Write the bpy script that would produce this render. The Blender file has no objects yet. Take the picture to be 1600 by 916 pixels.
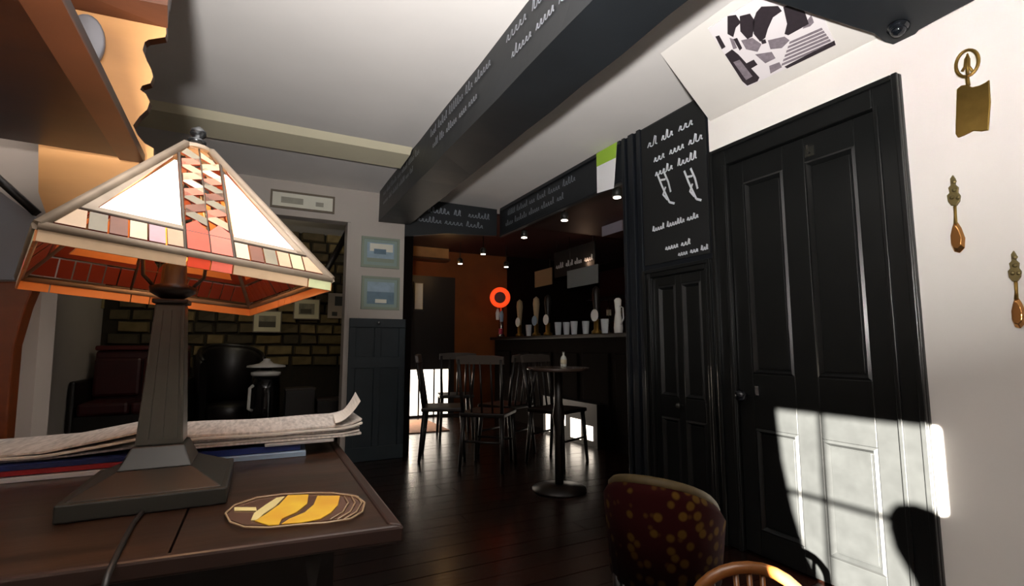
import bpy, bmesh, math, random
from mathutils import Vector, Matrix
random.seed(7)
PI = math.pi
scn = bpy.context.scene
COL = scn.collection

# ------------------------------------------------------------------ camera
F_PX = 772.0                                   # focal length in pixels of the 1600 x 916 frame
PITCH = math.atan(82 / F_PX)
YAW = math.atan(395 / math.hypot(F_PX, 82))
CAM = Vector((0, 0, 1.0))
fwd = Vector((math.sin(YAW) * math.cos(PITCH), math.cos(YAW) * math.cos(PITCH), math.sin(PITCH)))
rgt = Vector((math.cos(YAW), -math.sin(YAW), 0))
upv = rgt.cross(fwd)
cd = bpy.data.cameras.new('camera')
cam = bpy.data.objects.new('camera', cd)
COL.objects.link(cam)
cd.sensor_width = 36
cd.lens = 36 * F_PX / 1600
cd.clip_start = 0.02
cam.matrix_world = Matrix(((rgt.x, upv.x, -fwd.x, 0), (rgt.y, upv.y, -fwd.y, 0), (rgt.z, upv.z, -fwd.z, 1.0), (0, 0, 0, 1)))
scn.camera = cam

# ------------------------------------------------------------------ world, sun, big lights, exposure
w = bpy.data.worlds.new('sky')
scn.world = w
w.use_nodes = True
bg = w.node_tree.nodes['Background']
bg.inputs[0].default_value = (0.62, 0.75, 1.0, 1)
bg.inputs[1].default_value = 1.0

SUN_SHIFT = (3.67, 2.1, -1.24)                 # from the window in the left wall to the door in the right wall
sl = bpy.data.lights.new('sun', 'SUN')
sl.energy = 340
sl.angle = math.radians(0.45)
sl.color = (1.0, 0.93, 0.82)
sun = bpy.data.objects.new('sun', sl)
COL.objects.link(sun)
sun.rotation_euler = Vector(SUN_SHIFT).to_track_quat('-Z', 'Y').to_euler()


def area(name, loc, aim, sx, sy, power, color, spread=180):
    l = bpy.data.lights.new(name, 'AREA')
    l.shape = 'RECTANGLE'
    l.size, l.size_y = sx, sy
    l.energy = power
    l.color = color
    l.spread = math.radians(spread)
    o = bpy.data.objects.new(name, l)
    COL.objects.link(o)
    o.location = loc
    o.rotation_euler = Vector(aim).to_track_quat('-Z', 'Y').to_euler()
    return o


area('camera_flash', (-0.20, -0.22, 1.16), (0.40, 0.46, 0.80), 0.16, 0.10, 99, (1.0, 0.965, 0.93), 125)
area('far_door_daylight', (1.62, 6.80, 0.50), (-0.02, -1, -0.75), 0.5, 0.5, 16, (1.0, 0.85, 0.68), 150)
area('far_room_fill', (-0.3, 5.0, 2.05), (0.1, 1, -0.05), 0.8, 0.3, 3.2, (1.0, 0.86, 0.6), 160)  # added fill lamp that brightens the stone wall of the far room

vs = scn.view_settings
vs.view_transform = 'Standard'
vs.look = 'None'
vs.exposure = 0.0
vs.gamma = 1.0
vs.use_curve_mapping = False


# ------------------------------------------------------------------ helpers
def ray(x, y):
    return fwd * F_PX + rgt * (x - 800) - upv * (y - 458)


def at_x(x, y, d):
    r = ray(x, y)
    return CAM + r * (d / r.x)


def at_y(x, y, d):
    r = ray(x, y)
    return CAM + r * (d / r.y)


def at_z(x, y, h):
    r = ray(x, y)
    return CAM + r * ((h - 1.0) / r.z)


def lin(c):
    c = c.lstrip('#')
    v = [int(c[i:i + 2], 16) / 255 for i in (0, 2, 4)]
    return tuple(a / 12.92 if a <= 0.04045 else ((a + 0.055) / 1.055) ** 2.4 for a in v)


MATS = {}


def mat(name, col, rough=0.5, metal=0.0, var=0.0, scale=8.0, bump=0.0, emit=0.0, ecol=None, stretch=None, col2=None, spec=0.5, trans=0.0):
    if name in MATS:
        return MATS[name]
    m = bpy.data.materials.new(name)
    m.use_nodes = True
    nt = m.node_tree
    b = nt.nodes['Principled BSDF']
    c = lin(col) if isinstance(col, str) else col
    b.inputs['Base Color'].default_value = (*c, 1)
    b.inputs['Roughness'].default_value = rough
    b.inputs['Metallic'].default_value = metal
    b.inputs['Specular IOR Level'].default_value = spec
    if trans:
        b.inputs['Transmission Weight'].default_value = trans
    if emit:
        e = ecol or c
        e = lin(e) if isinstance(e, str) else e
        b.inputs['Emission Color'].default_value = (*e, 1)
        b.inputs['Emission Strength'].default_value = emit
    if var or bump or col2:
        tc = nt.nodes.new('ShaderNodeTexCoord')
        mp = nt.nodes.new('ShaderNodeMapping')
        if stretch:
            mp.inputs['Scale'].default_value = stretch
        no = nt.nodes.new('ShaderNodeTexNoise')
        no.inputs['Scale'].default_value = scale
        no.inputs['Detail'].default_value = 5
        nt.links.new(tc.outputs['Object'], mp.inputs[0])
        nt.links.new(mp.outputs[0], no.inputs['Vector'])
        if var or col2:
            rp = nt.nodes.new('ShaderNodeValToRGB')
            rp.color_ramp.elements[0].position = 0.3
            rp.color_ramp.elements[1].position = 0.7
            d = lin(col2) if col2 else tuple(x * (1 - var) for x in c)
            rp.color_ramp.elements[0].color = (*d, 1)
            rp.color_ramp.elements[1].color = (*c, 1)
            nt.links.new(no.outputs['Fac'], rp.inputs[0])
            nt.links.new(rp.outputs[0], b.inputs['Base Color'])
        if bump:
            bp = nt.nodes.new('ShaderNodeBump')
            bp.inputs['Strength'].default_value = bump
            bp.inputs['Distance'].default_value = 0.01
            nt.links.new(no.outputs['Fac'], bp.inputs['Height'])
            nt.links.new(bp.outputs[0], b.inputs['Normal'])
    MATS[name] = m
    return m


class MB:
    """collects shapes and links them as ONE mesh object"""

    def __init__(self):
        self.bm = bmesh.new()

    def _hull(self, pts, faces, mi=0):
        v = [self.bm.verts.new(p) for p in pts]
        for f in faces:
            try:
                fc = self.bm.faces.new([v[i] for i in f])
                fc.material_index = mi
            except ValueError:
                pass
        return self

    def box(self, x0, x1, y0, y1, z0, z1, mi=0, M=None):
        p = [Vector(q) for q in ((x0, y0, z0), (x1, y0, z0), (x1, y1, z0), (x0, y1, z0), (x0, y0, z1), (x1, y0, z1), (x1, y1, z1), (x0, y1, z1))]
        if M:
            p = [M @ q for q in p]
        return self._hull(p, [(0, 3, 2, 1), (4, 5, 6, 7), (0, 1, 5, 4), (1, 2, 6, 5), (2, 3, 7, 6), (3, 0, 4, 7)], mi)

    def loft(self, a, b, mi=0, caps=True, mia=None, mib=None):
        n = len(a)
        va = [self.bm.verts.new(p) for p in a]
        vb = [self.bm.verts.new(p) for p in b]
        for i in range(n):
            j = (i + 1) % n
            f = self.bm.faces.new((va[i], va[j], vb[j], vb[i]))
            f.material_index = mi
        if caps:
            f = self.bm.faces.new(va[::-1])
            f.material_index = mi if mia is None else mia
            f = self.bm.faces.new(vb)
            f.material_index = mi if mib is None else mib
        return self

    def prism(self, pts, off, mi=0, mia=None, mib=None):
        off = Vector(off)
        a = [Vector(p) for p in pts]
        return self.loft(a, [p + off for p in a], mi, True, mia, mib)

    def ngon(self, pts, mi=0):
        f = self.bm.faces.new([self.bm.verts.new(p) for p in pts])
        f.material_index = mi
        return self

    def tube(self, pts, r, n=8, mi=0, closed=False):
        pts = [Vector(p) for p in pts]
        rs = r if isinstance(r, (list, tuple)) else [r] * len(pts)
        rings = []
        ref = None
        m = len(pts)
        for i, p in enumerate(pts):
            if closed:
                t = pts[(i + 1) % m] - pts[i - 1]
            else:
                t = pts[min(i + 1, m - 1)] - pts[max(i - 1, 0)]
            t.normalize()
            if ref is None:
                ref = t.orthogonal().normalized()
            ref = (ref - t * ref.dot(t))
            if ref.length < 1e-6:
                ref = t.orthogonal()
            ref.normalize()
            q = t.cross(ref)
            rings.append([self.bm.verts.new(p + (ref * math.cos(2 * PI * k / n) + q * math.sin(2 * PI * k / n)) * rs[i]) for k in range(n)])
        idx = range(m if closed else m - 1)
        for i in idx:
            A, B = rings[i], rings[(i + 1) % m]
            for k in range(n):
                f = self.bm.faces.new((A[k], A[(k + 1) % n], B[(k + 1) % n], B[k]))
                f.smooth = True
                f.material_index = mi
        if not closed:
            for R_ in (rings[0][::-1], rings[-1]):
                f = self.bm.faces.new(R_)
                f.material_index = mi
        return self

    def lathe(self, prof, c=(0, 0, 0), n=16, mi=0, M=None):
        c = Vector(c)
        rings = []
        for r, z in prof:
            ring = []
            for k in range(n):
                p = Vector((r * math.cos(2 * PI * k / n), r * math.sin(2 * PI * k / n), z))
                if M:
                    p = M @ p
                ring.append(self.bm.verts.new(p + c))
            rings.append(ring)
        for A, B in zip(rings, rings[1:]):
            for k in range(n):
                f = self.bm.faces.new((A[k], A[(k + 1) % n], B[(k + 1) % n], B[k]))
                f.smooth = True
                f.material_index = mi
        for R_ in (rings[0][::-1], rings[-1]):
            f = self.bm.faces.new(R_)
            f.material_index = mi
        return self

    def ribbon(self, pts, wd, nrm, mi=0):
        pts = [Vector(p) for p in pts]
        nrm = Vector(nrm).normalized()
        prev = None
        for i, p in enumerate(pts):
            t = pts[min(i + 1, len(pts) - 1)] - pts[max(i - 1, 0)]
            s = t.cross(nrm)
            if s.length < 1e-7:
                s = nrm.orthogonal()
            s = s.normalized() * wd / 2
            cur = (self.bm.verts.new(p - s), self.bm.verts.new(p + s))
            if prev:
                f = self.bm.faces.new((prev[0], prev[1], cur[1], cur[0]))
                f.material_index = mi
            prev = cur
        return self

    def build(self, name, m, parent=None, bevel=0.0, smooth=False, loc=None, keep=False):
        bmesh.ops.recalc_face_normals(self.bm, faces=self.bm.faces[:]) if not keep else None
        me = bpy.data.meshes.new(name)
        self.bm.to_mesh(me)
        self.bm.free()
        for x in (m if isinstance(m, (list, tuple)) else [m]):
            me.materials.append(x)
        if smooth:
            for p in me.polygons:
                p.use_smooth = True
        o = bpy.data.objects.new(name, me)
        COL.objects.link(o)
        if parent is not None:
            o.parent = parent
            o.matrix_parent_inverse = Matrix.Translation(-parent.location) if parent.type == 'EMPTY' and parent.get('_w') else Matrix()
        if loc is not None:
            o.location = loc
        if bevel:
            b = o.modifiers.new('bevel', 'BEVEL')
            b.width = bevel
            b.segments = 2
            b.limit_method = 'ANGLE'
        return o


def tag(o, label=None, cat=None, group=None, kind=None):
    if label:
        o['label'] = label
    if cat:
        o['category'] = cat
    if group:
        o['group'] = group
    if kind:
        o['kind'] = kind
    return o


def empty(name, label, cat, loc=(0, 0, 0), rz=0.0, group=None):
    o = bpy.data.objects.new(name, None)
    o.empty_display_size = 0.05
    COL.objects.link(o)
    o.location = loc
    o.rotation_euler = (0, 0, rz)
    return tag(o, label, cat, group)


def world_empty(name, label, cat, loc, group=None):
    """an Empty at loc whose children's meshes are written in world coordinates"""
    o = empty(name, label, cat, loc, 0, group)
    o['_w'] = 1
    return o


def copy_tree(o, parent=None, inv=None):
    c = o.copy()
    COL.objects.link(c)
    if parent is not None:
        c.parent = parent
        c.matrix_parent_inverse = o.matrix_parent_inverse.copy()
    for ch in [x for x in bpy.data.objects if x.parent == o]:
        copy_tree(ch, c)
    return c


def struct(o):
    o['kind'] = 'structure'
    return o


def scribble(mb, org, u, v, length, h, wd, seed, words=None):
    """chalk handwriting that cannot be read: loops along u, height h along v"""
    rnd = random.Random(seed)
    org, u, v = Vector(org), Vector(u).normalized(), Vector(v).normalized()
    n = u.cross(v)
    s = 0.0
    while s < length - h:
        wl = min(rnd.uniform(1.6, 4.2) * h, length - s)
        k = max(2, int(wl / (h * 0.55)))
        pts = []
        for i in range(k):
            a = s + wl * i / k
            st = wl / k
            tall = h * rnd.choice((0.5, 0.5, 0.55, 1.0, 0.95, 0.5))
            pts += [(a, 0.04 * h), (a + st * .35, tall), (a + st * .55, tall * .85), (a + st * .45, 0.1 * h), (a + st * .75, 0.0)]
        mb.ribbon([org + u * a + v * b for a, b in pts], wd, n)
        s += wl + h * rnd.uniform(0.4, 0.7)


def chalk_line(parent, m, *a):
    mb = MB()
    scribble(mb, *a)
    return mb.build('chalk_writing', m, parent)


# ------------------------------------------------------------------ materials
plaster = mat('white_plaster', '#e6e1db', 0.85, var=0.05, scale=3, bump=0.06)
ceil_m = mat('ceiling_plaster', '#e4e0dd', 0.9, var=0.06, scale=2.2, bump=0.12)
cream_m = mat('cream_gloss_paint', '#e4dcc0', 0.6, var=0.06, scale=3)
greywall = mat('grey_plaster', '#bdb4ac', 0.85, var=0.08, scale=3, bump=0.06)
blackp = mat('black_gloss_paint', '#161717', 0.29, var=0.25, scale=14, bump=0.03)
bluep = mat('blue_black_paint', '#12161c', 0.42, var=0.25, scale=10, bump=0.04)
beam_m = mat('dark_slate_paint', '#1c2024', 0.5, var=0.3, scale=4, bump=0.25)
teal = mat('teal_paint', '#0e1f28', 0.5, var=0.3, scale=5)
chalk = mat('chalk', '#c9cdd2', 0.9)
chalk_dim = mat('smudged_chalk', '#8b9198', 0.9)
oak = mat('varnished_oak', '#683c24', 0.38, var=0.35, scale=5, stretch=(1, 1, 7), bump=0.05)
paleoak = mat('pale_carved_oak', '#dba063', 0.45, var=0.12, scale=4, stretch=(1, 1, 4))
darkoak = mat('brown_oak', '#3f200e', 0.35, var=0.45, scale=3.5, stretch=(1, 5, 1))
tabletop_m = mat('worn_brown_tabletop', '#3a2417', 0.3, col2='#1c1009', scale=7, stretch=(1, 5, 1), bump=0.05)
table_edge = mat('table_edge_wood', '#33221c', 0.35, var=0.3, scale=9)
darkwood = mat('near_black_wood', '#130b07', 0.42, var=0.3, scale=6)
lampblack = mat('lamp_black_metal', '#302f2a', 0.36, var=0.25, scale=8, metal=0.15)
brass = mat('brass', '#b08d4a', 0.3, metal=0.9, var=0.25, scale=20)
chrome = mat('bright_metal', '#d0d4da', 0.15, metal=1.0)
paper = mat('newsprint', '#d6d0c8', 0.85, var=0.12, scale=30)
stone_ms = [mat('stone_%s' % n, c, 0.9, var=0.35, scale=9, bump=0.5) for n, c in
            (('ochre', '#74633f'), ('brown', '#5d5037'), ('tan', '#84724b'), ('dark', '#483f2e'))]
mortar = mat('dark_mortar', '#2c261b', 0.95, var=0.3, scale=20)
floor_ms = [mat('floor_board_%s' % n, c, 0.24, var=0.45, scale=6, stretch=(1, 9, 1), bump=0.05) for n, c in
            (('chestnut', '#1e0c07'), ('umber', '#180a06'), ('walnut', '#230f08'))]
maroon = mat('maroon_leather', '#3c0f0f', 0.4, var=0.3, scale=8, bump=0.1)
barbrown = mat('dark_bar_wall', '#100805', 0.9, var=0.3, scale=5, spec=0.1)
barred = mat('dark_red_paint', '#2c0806', 0.6, var=0.3, scale=6)
orangewall = mat('ochre_wall', '#7a3f12', 0.85, var=0.3, scale=3)
lit = mat('spotlight_glow', '#ffffff', 0.5, emit=14, ecol='#fff2e0')
skyglass = mat('bright_window_glass', '#ffffff', 0.3, emit=3.2, ecol='#fff0dd')

# ------------------------------------------------------------------ structure
XR, XL, YP, H = 2.17, -1.5, 4.55, 2.41
YF = 6.9                                        # far wall of the bar side
YS = 6.6                                        # stone wall of the left room

# floor: one base and boards as pieces running across
fl = struct(MB().box(-2.6, 5.2, -2.0, 8.0, -0.06, -0.012).build('floor', darkwood))
tag(fl, 'dark polished wooden board floor')
board_mesh = []
y = -1.99
k = 0
protos = {}
while y < 7.95:
    wdt = 0.135
    x = -2.59 - random.uniform(0, 0.6)
    while x < 5.1:
        ln = random.choice((1.9, 2.4, 2.9))
        mi = random.randrange(3)
        key = (ln, mi)
        if key not in protos:
            o = MB().box(0, ln - 0.004, 0, wdt - 0.004, -0.0125, 0.0).build('board', floor_ms[mi], fl)
            protos[key] = o
        else:
            o = protos[key].copy()
            COL.objects.link(o)
            o.parent = fl
        o.location = (x, y, random.uniform(-0.0012, 0))
        x += ln
    y += wdt

ce = struct(MB().box(-2.6, 5.2, -2.0, 8.0, H, H + 0.08).build('ceiling', ceil_m))
tag(ce, 'white plaster ceiling, low and slightly uneven')
# plastered downstand that crosses the ceiling
o = struct(MB().prism([(-1.5, 3.36, H), (-1.5, 3.42, H - 0.035), (-1.5, 3.70, H - 0.045), (-1.5, 3.78, H)], (2.41, 0, 0)).build('trim_1', cream_m))
tag(o, 'cream painted plaster band crossing the ceiling')

# right wall: around the doors
D1a, D1b, D1top = 0.935, 1.841, 2.05
wr = MB()
wr.box(XR, XR + 0.12, -2.0, D1a, 0, H)
wr.box(XR, XR + 0.12, D1a, D1b + 0.015, D1top, H)
o = struct(wr.build('wall_right', plaster))
tag(o, 'white plastered right wall around the black door')
# dark partition with the second door and the chalkboard
wr = MB()
wr.box(XR, XR + 0.12, D1b + 0.016, 2.58, 1.47, H)
wr.box(XR, XR + 0.12, 2.40, 2.58, 0, 1.47)
o = struct(wr.build('wall_right.001', bluep))
tag(o, 'blue-black painted wall left of the black door')
# moulded posts on that wall
for yy, ww in ((2.405, 0.035), (2.48, 0.05), (2.555, 0.03)):
    o = struct(MB().box(XR - 0.022, XR - 0.0005, yy - ww / 2, yy + ww / 2, 0, H - 0.001).build('trim_2', bluep, bevel=0.004))
    tag(o, 'blue-black vertical moulding beside the chalkboard')

# sloping soffit over the door
A0 = Vector((1.668, 0, H))
B0 = Vector((2.169, 0, 2.237))
sm = MB()
a = [Vector((1.668, 1.69, H - .0005)), Vector((2.1695, 1.84, 2.237)), Vector((2.1695, 1.84, H - .0005))]
b = [Vector((1.668, -1.9, H - .0005)), Vector((2.1695, -1.9, 2.237)), Vector((2.1695, -1.9, H - .0005))]
sm.loft(a, b, 0, True, 1, 0)
o = struct(sm.build('trim_3', [plaster, bluep]))
tag(o, 'white sloping soffit between ceiling and door wall')
sl_n = (B0 - A0).cross(Vector((0, 1, 0))).normalized()
if sl_n.z > 0:
    sl_n = -sl_n


def at_slope(x, y, off=0.0):
    r = ray(x, y)
    p = CAM + r * ((A0 - CAM).dot(sl_n) / r.dot(sl_n))
    return p + sl_n * off


# left wall with the real window behind the viewer
WY0, WY1, WZ0, WZ1 = 0.865 - 2.1, 1.557 - 2.1, 1.20, 0.735 + 1.24
wl = MB()
wl.box(XL - 0.1, XL, -2.0, WY0, 0, H)
wl.box(XL - 0.1, XL, WY1, 8.0, 0, H)
wl.box(XL - 0.1, XL, WY0, WY1, 0, WZ0)
wl.box(XL - 0.1, XL, WY0, WY1, WZ1, H)
o = struct(wl.build('wall_left', greywall))
tag(o, 'plastered left wall with the window behind the viewer')
wf = MB()
wx = XL - 0.05
for yy in (1.307 - 2.1,):
    wf.box(wx - 0.010, wx + 0.010, yy - 0.007, yy + 0.007, WZ0, WZ1)
wf.box(wx - 0.012, wx + 0.012, WY0, WY1, 0.362 + 1.24 - 0.008, 0.362 + 1.24 + 0.008)
o = struct(wf.build('window_1', cream_m))
tag(o, 'small-paned window in the left wall')
o = struct(MB().box(-2.6, 5.2, -2.1, -2.0, 0, H).build('wall_front', greywall))
tag(o, 'plain wall behind the viewer')
o = struct(MB().box(5.2, 5.3, -2.0, 8.0, 0, H).build('wall_right.002', barbrown))
tag(o, 'dark side wall behind the bar')

# middle partition: lintel over the left opening, jamb, pillar
wm = MB()
wm.box(-1.499, -1.375, YP, YP + 0.14, 0, H - .0005)
wm.box(-1.375, 0.682, YP, YP + 0.14, 2.105, H - .0005)
wm.box(0.682, 1.175, YP, YP + 0.14, 0, H - .0005)
o = struct(wm.build('wall_middle', greywall))
tag(o, 'grey plastered partition with wide opening and pillar')
# trim line along the pillar edge of the opening
o = struct(MB().box(0.655, 0.681, YP - 0.012, YP + 0.15, 0, 2.10).build('trim_4', greywall, bevel=0.004))
tag(o, 'grey edge strip along the opening beside the pillar')

# far walls
wfar = struct(MB().box(-1.499, 1.30, YS + 0.06, YS + 0.16, 0, H - .0005).build('wall_far', mortar))
tag(wfar, 'rough stone wall of the room through the opening')
spro = []
for i in range(8):
    rr = random.Random(i)
    lx, lz = rr.choice((0.20, 0.25, 0.30)), 0.128
    m_ = MB()
    f_ = [Vector((rr.uniform(0, .012), 0.06, rr.uniform(0, .01))), Vector((lx - rr.uniform(.008, .02), 0.06, rr.uniform(0, .012))),
          Vector((lx - rr.uniform(.008, .02), 0.06, lz - rr.uniform(.006, .016))), Vector((rr.uniform(0, .012), 0.06, lz - rr.uniform(.006, .016)))]
    g_ = [p + Vector((0.012 if j in (0, 3) else -0.012, -rr.uniform(.035, .065), 0.01 if j < 2 else -0.01)) for j, p in enumerate(f_)]
    m_.loft(f_, g_)
    spro.append((lx, m_))
first = {}
z = 0.75
row = 0
while z < 2.32:
    x = -1.45 + (0.08 if row % 2 else 0)
    while x < 1.25:
        i = random.randrange(8)
        lx = spro[i][0]
        j = random.randrange(4)
        if (i, j) not in first:
            if not any(q[0] == i for q in first):
                o = spro[i][1].build('stone', stone_ms[j], wfar)
            else:
                src = first[[q for q in first if q[0] == i][0]]
                o = src.copy()
                o.data = src.data.copy()
                o.data.materials[0] = stone_ms[j]
                COL.objects.link(o)
                o.parent = wfar
            first[(i, j)] = o
        else:
            o = first[(i, j)].copy()
            COL.objects.link(o)
            o.parent = wfar
        o.location = (x, YS, z)
        x += lx
    z += 0.13
    row += 1
o = struct(MB().box(1.30, 5.2, YF, YF + 0.1, 0, H - .0005).build('wall_far.001', orangewall))
tag(o, 'ochre wall at the far end of the bar')
o = struct(MB().box(at_y(792, 450, YF).x, 5.2, YF - 0.04, YF - 0.001, 0, 2.39).build('wall_far.002', barbrown))
tag(o, 'dark boarding at the right of the ochre far wall')
o = struct(MB().box(1.2, 1.30, YP + 0.141, YF, 0, H - .0005).build('wall_middle.001', barbrown))
tag(o, 'dark wall dividing the far room from the bar')
o = struct(MB().box(2.291, 5.2, 2.3, 2.40, 0, H - .0005).build('wall_bar', barbrown))
tag(o, 'dark end wall of the bar')
o = struct(MB().box(1.301, 5.199, YP + 0.15, YF - 0.001, 2.392, H - .001).build('ceiling.001', barred))
tag(o, 'dark red ceiling over the far end of the bar')
o = struct(MB().box(2.30, 5.199, 2.401, YP + 0.149, 2.30, H - .001).build('ceiling.002', barred))
tag(o, 'dark red ceiling over the bar behind the fascia')

# ------------------------------------------------------------------ doors
def casing(name, y0, y1, ztop, wd, m, label):
    mb = MB()
    for (a0, a1) in ((y0, y0 + wd), (y1 - wd, y1)):
        mb.box(XR - 0.018, XR + 0.06, a0, a1, 0, ztop)
    mb.box(XR - 0.018, XR + 0.06, y0 + wd, y1 - wd, ztop - wd, ztop)
    o = struct(mb.build(name, m, bevel=0.006))
    tag(o, label)
    mb = MB()                                    # outer raised bead
    mb.box(XR - 0.034, XR - 0.018, y0 + 0.001, y0 + 0.022, 0, ztop)
    mb.box(XR - 0.034, XR - 0.018, y1 - 0.022, y1 - 0.001, 0, ztop)
    mb.box(XR - 0.034, XR - 0.018, y0 + 0.022, y1 - 0.022, ztop - 0.022, ztop - 0.001)
    mb.build('bead', m, o, bevel=0.004)
    mb = MB()                                    # inner bead
    mb.box(XR - 0.026, XR - 0.018, y0 + wd - 0.02, y0 + wd - 0.004, 0, ztop - wd)
    mb.box(XR - 0.026, XR - 0.018, y1 - wd + 0.004, y1 - wd + 0.02, 0, ztop - wd)
    mb.build('inner_bead', m, o, bevel=0.003)
    return o


def panel_door(name, y0, y1, ztop, splits, zs, m, label, xf):
    """stiles and rails proud, panels recessed with a moulding"""
    leaf = struct(MB().box(xf + 0.014, xf + 0.04, y0, y1, 0.008, ztop).build(name, m))
    tag(leaf, label)
    ys = [y0] + [v for s in splits for v in s] + [y1]
    for a0, a1 in zip(ys[::2], ys[1::2]):
        MB().box(xf, xf + 0.014, a0, a1, 0.008, ztop).build('stile', m, leaf, bevel=0.003)
    zz = [0.008] + [v for s in zs for v in s] + [ztop]
    for (p0, p1) in splits:
        for a0, a1 in zip(zz[::2], zz[1::2]):
            MB().box(xf, xf + 0.014, p0, p1, a0, a1).build('rail', m, leaf, bevel=0.003)
        for (q0, q1) in zs:
            mo = MB()
            t = 0.024
            for (A, B) in (((p0, q0), (p1, q0)), ((p1, q0), (p1, q1)), ((p1, q1), (p0, q1)), ((p0, q1), (p0, q0))):
                cx, cz = (p0 + p1) / 2, (q0 + q1) / 2
                ins = lambda P, d: (P[0] + math.copysign(d, cx - P[0]), P[1] + math.copysign(d, cz - P[1]))
                a1_, b1_ = ins(A, 0.0), ins(B, 0.0)
                a2_, b2_ = ins(A, t * .45), ins(B, t * .45)
                a3_, b3_ = ins(A, t), ins(B, t)
                for (P, Q, S, T, x1, x2) in ((a1_, b1_, a2_, b2_, xf + 0.0, xf - 0.006), (a2_, b2_, a3_, b3_, xf - 0.006, xf + 0.0138)):
                    mo.ngon([Vector((x1, P[0], P[1])), Vector((x1, Q[0], Q[1])), Vector((x2, T[0], T[1])), Vector((x2, S[0], S[1]))])
            mo.build('moulding', m, leaf)
            MB().box(xf + 0.0085, xf + 0.0139, p0 + t + 0.004, p1 - t - 0.004, q0 + t + 0.004, q1 - t - 0.004).build('panel', m, leaf, bevel=0.002)
    return leaf


casing('trim_5', D1a, D1b, D1top, 0.10, blackp, 'black moulded casing around the panelled door')
d1 = panel_door('door_1', 1.037, 1.738, 1.945, ((1.12, 1.335), (1.44, 1.655)), ((0.12, 0.60), (0.86, 1.83)), blackp,
                'black four-panel door with window sunlight on it', XR + 0.002)
# knob and keyhole plate
kp = at_x(1184, 620, XR)
mb = MB()
mb.lathe([(0.012, 0), (0.010, 0.02), (0.026, 0.03), (0.03, 0.045), (0.022, 0.058), (0.002, 0.062)], (XR + 0.002, 1.70, kp.z), 14, 0,
         Matrix.Rotation(-PI / 2, 3, 'Y'))
mb.build('door_knob', mat('black_knob', '#15161a', 0.12), d1)
MB().box(XR - 0.004, XR + 0.002, 1.625, 1.645, kp.z + .005, kp.z + 0.05).build('keyhole_plate', chrome, d1, bevel=0.002)
mb = MB()
hk = at_x(1265, 236, XR)
mb.box(XR - 0.004, XR + 0.002, hk.y - 0.02, hk.y + 0.02, hk.z - 0.025, hk.z + 0.02)
mb.tube([(XR - 0.004, hk.y, hk.z - .01), (XR - 0.03, hk.y - .01, hk.z - .02), (XR - 0.04, hk.y - .012, hk.z + .015)], 0.005, 6)
mb.build('coat_hook', lampblack, d1)

casing('trim_6', 1.858, 2.385, 1.468, 0.05, blackp, 'black casing around the low door under the chalkboard')
d2 = panel_door('door_2', 1.91, 2.333, 1.416, ((1.955, 2.10), (2.145, 2.29)), ((0.12, 0.58), (0.70, 1.36)), blackp,
                'low black panelled door under the chalkboard', XR + 0.004)
mb = MB()
mb.lathe([(0.006, 0), (0.006, 0.02), (0.016, 0.028), (0.014, 0.04), (0.001, 0.044)], (XR + 0.004, 2.122, 0.66), 10, 0, Matrix.Rotation(-PI / 2, 3, 'Y'))
mb.build('door_knob', lampblack, d2)

# third door: half glazed, far end of the bar
q0, q1 = at_y(629, 600, YF).x, at_y(700, 600, YF).x
d3 = struct(MB().box(q0 - 0.08, q1 + 0.08, YF - 0.03, YF - 0.001, 0.0, 2.0).build('door_3', darkwood))
mt = MB().box(1.50, 2.05, 5.64, 6.60, 0.001, 0.012).build('sunlit_floor_patch', mat('sunlit_floor_peach', '#b08268', 0.9, var=0.2, scale=20), None, bevel=0.003)  # added peach sheet, sunlight on the floor put into its colour
tag(mt, 'pale peach sheet added as sunlit floor before the bright far door', 'light patch')
tag(d3, 'dark far door with bright glazed lower panes')
nx = 3
for i in range(nx):
    a0 = q0 + (q1 - q0) * (i + 0.06) / nx
    a1 = q0 + (q1 - q0) * (i + 0.94) / nx
    MB().box(a0, a1, YF - 0.036, YF - 0.031, 0.03, 0.66).build('pane', skyglass, d3)

# ------------------------------------------------------------------ ceiling beam with chalk writing
BX0, BX1, BZ = 0.92, 1.20, 2.125
bmh = world_empty('ceiling_beam', 'long slate-black boxed ceiling beam chalked with two lines of writing', 'beam', (1.06, 1.5, BZ))
mb = MB()
n = 26
rr = random.Random(3)
prev = None
sect = lambda y, j: [Vector((BX0 + j[0], y, H - .001)), Vector((BX0 + j[1], y, BZ + j[2])), Vector((BX1 + j[3], y, BZ + j[4])), Vector((BX1 + j[5], y, H - .001))]
secs = []
for i in range(n):
    y = -1.9 + (4.49 + 1.9) * i / (n - 1)
    secs.append(sect(y, [rr.uniform(-.004, .004) for _ in range(6)]))
rings = [[mb.bm.verts.new(p) for p in s] for s in secs]
for A, B in zip(rings, rings[1:]):
    for kk in range(4):
        mb.bm.faces.new((A[kk], A[(kk + 1) % 4], B[(kk + 1) % 4], B[kk]))
mb.bm.faces.new(rings[0])
mb.bm.faces.new(rings[-1][::-1])
mb.build('beam_body', beam_m, bmh)
for (ya, yb, zz, hh, sd) in ((4.30, 3.15, 2.315, 0.05, 1), (4.30, 3.3, 2.235, 0.045, 2), (2.95, 1.95, 2.325, 0.055, 3), (2.90, 2.15, 2.235, 0.05, 4),
                             (1.85, 1.2, 2.335, 0.06, 5), (1.80, 1.3, 2.235, 0.05, 6), (1.1, -0.5, 2.33, 0.06, 7)):
    chalk_line(bmh, chalk_dim, (BX0 - 0.0062, ya, zz), (0, -1, 0), (0, 0, 1), ya - yb, hh, 0.007, sd)

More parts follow.
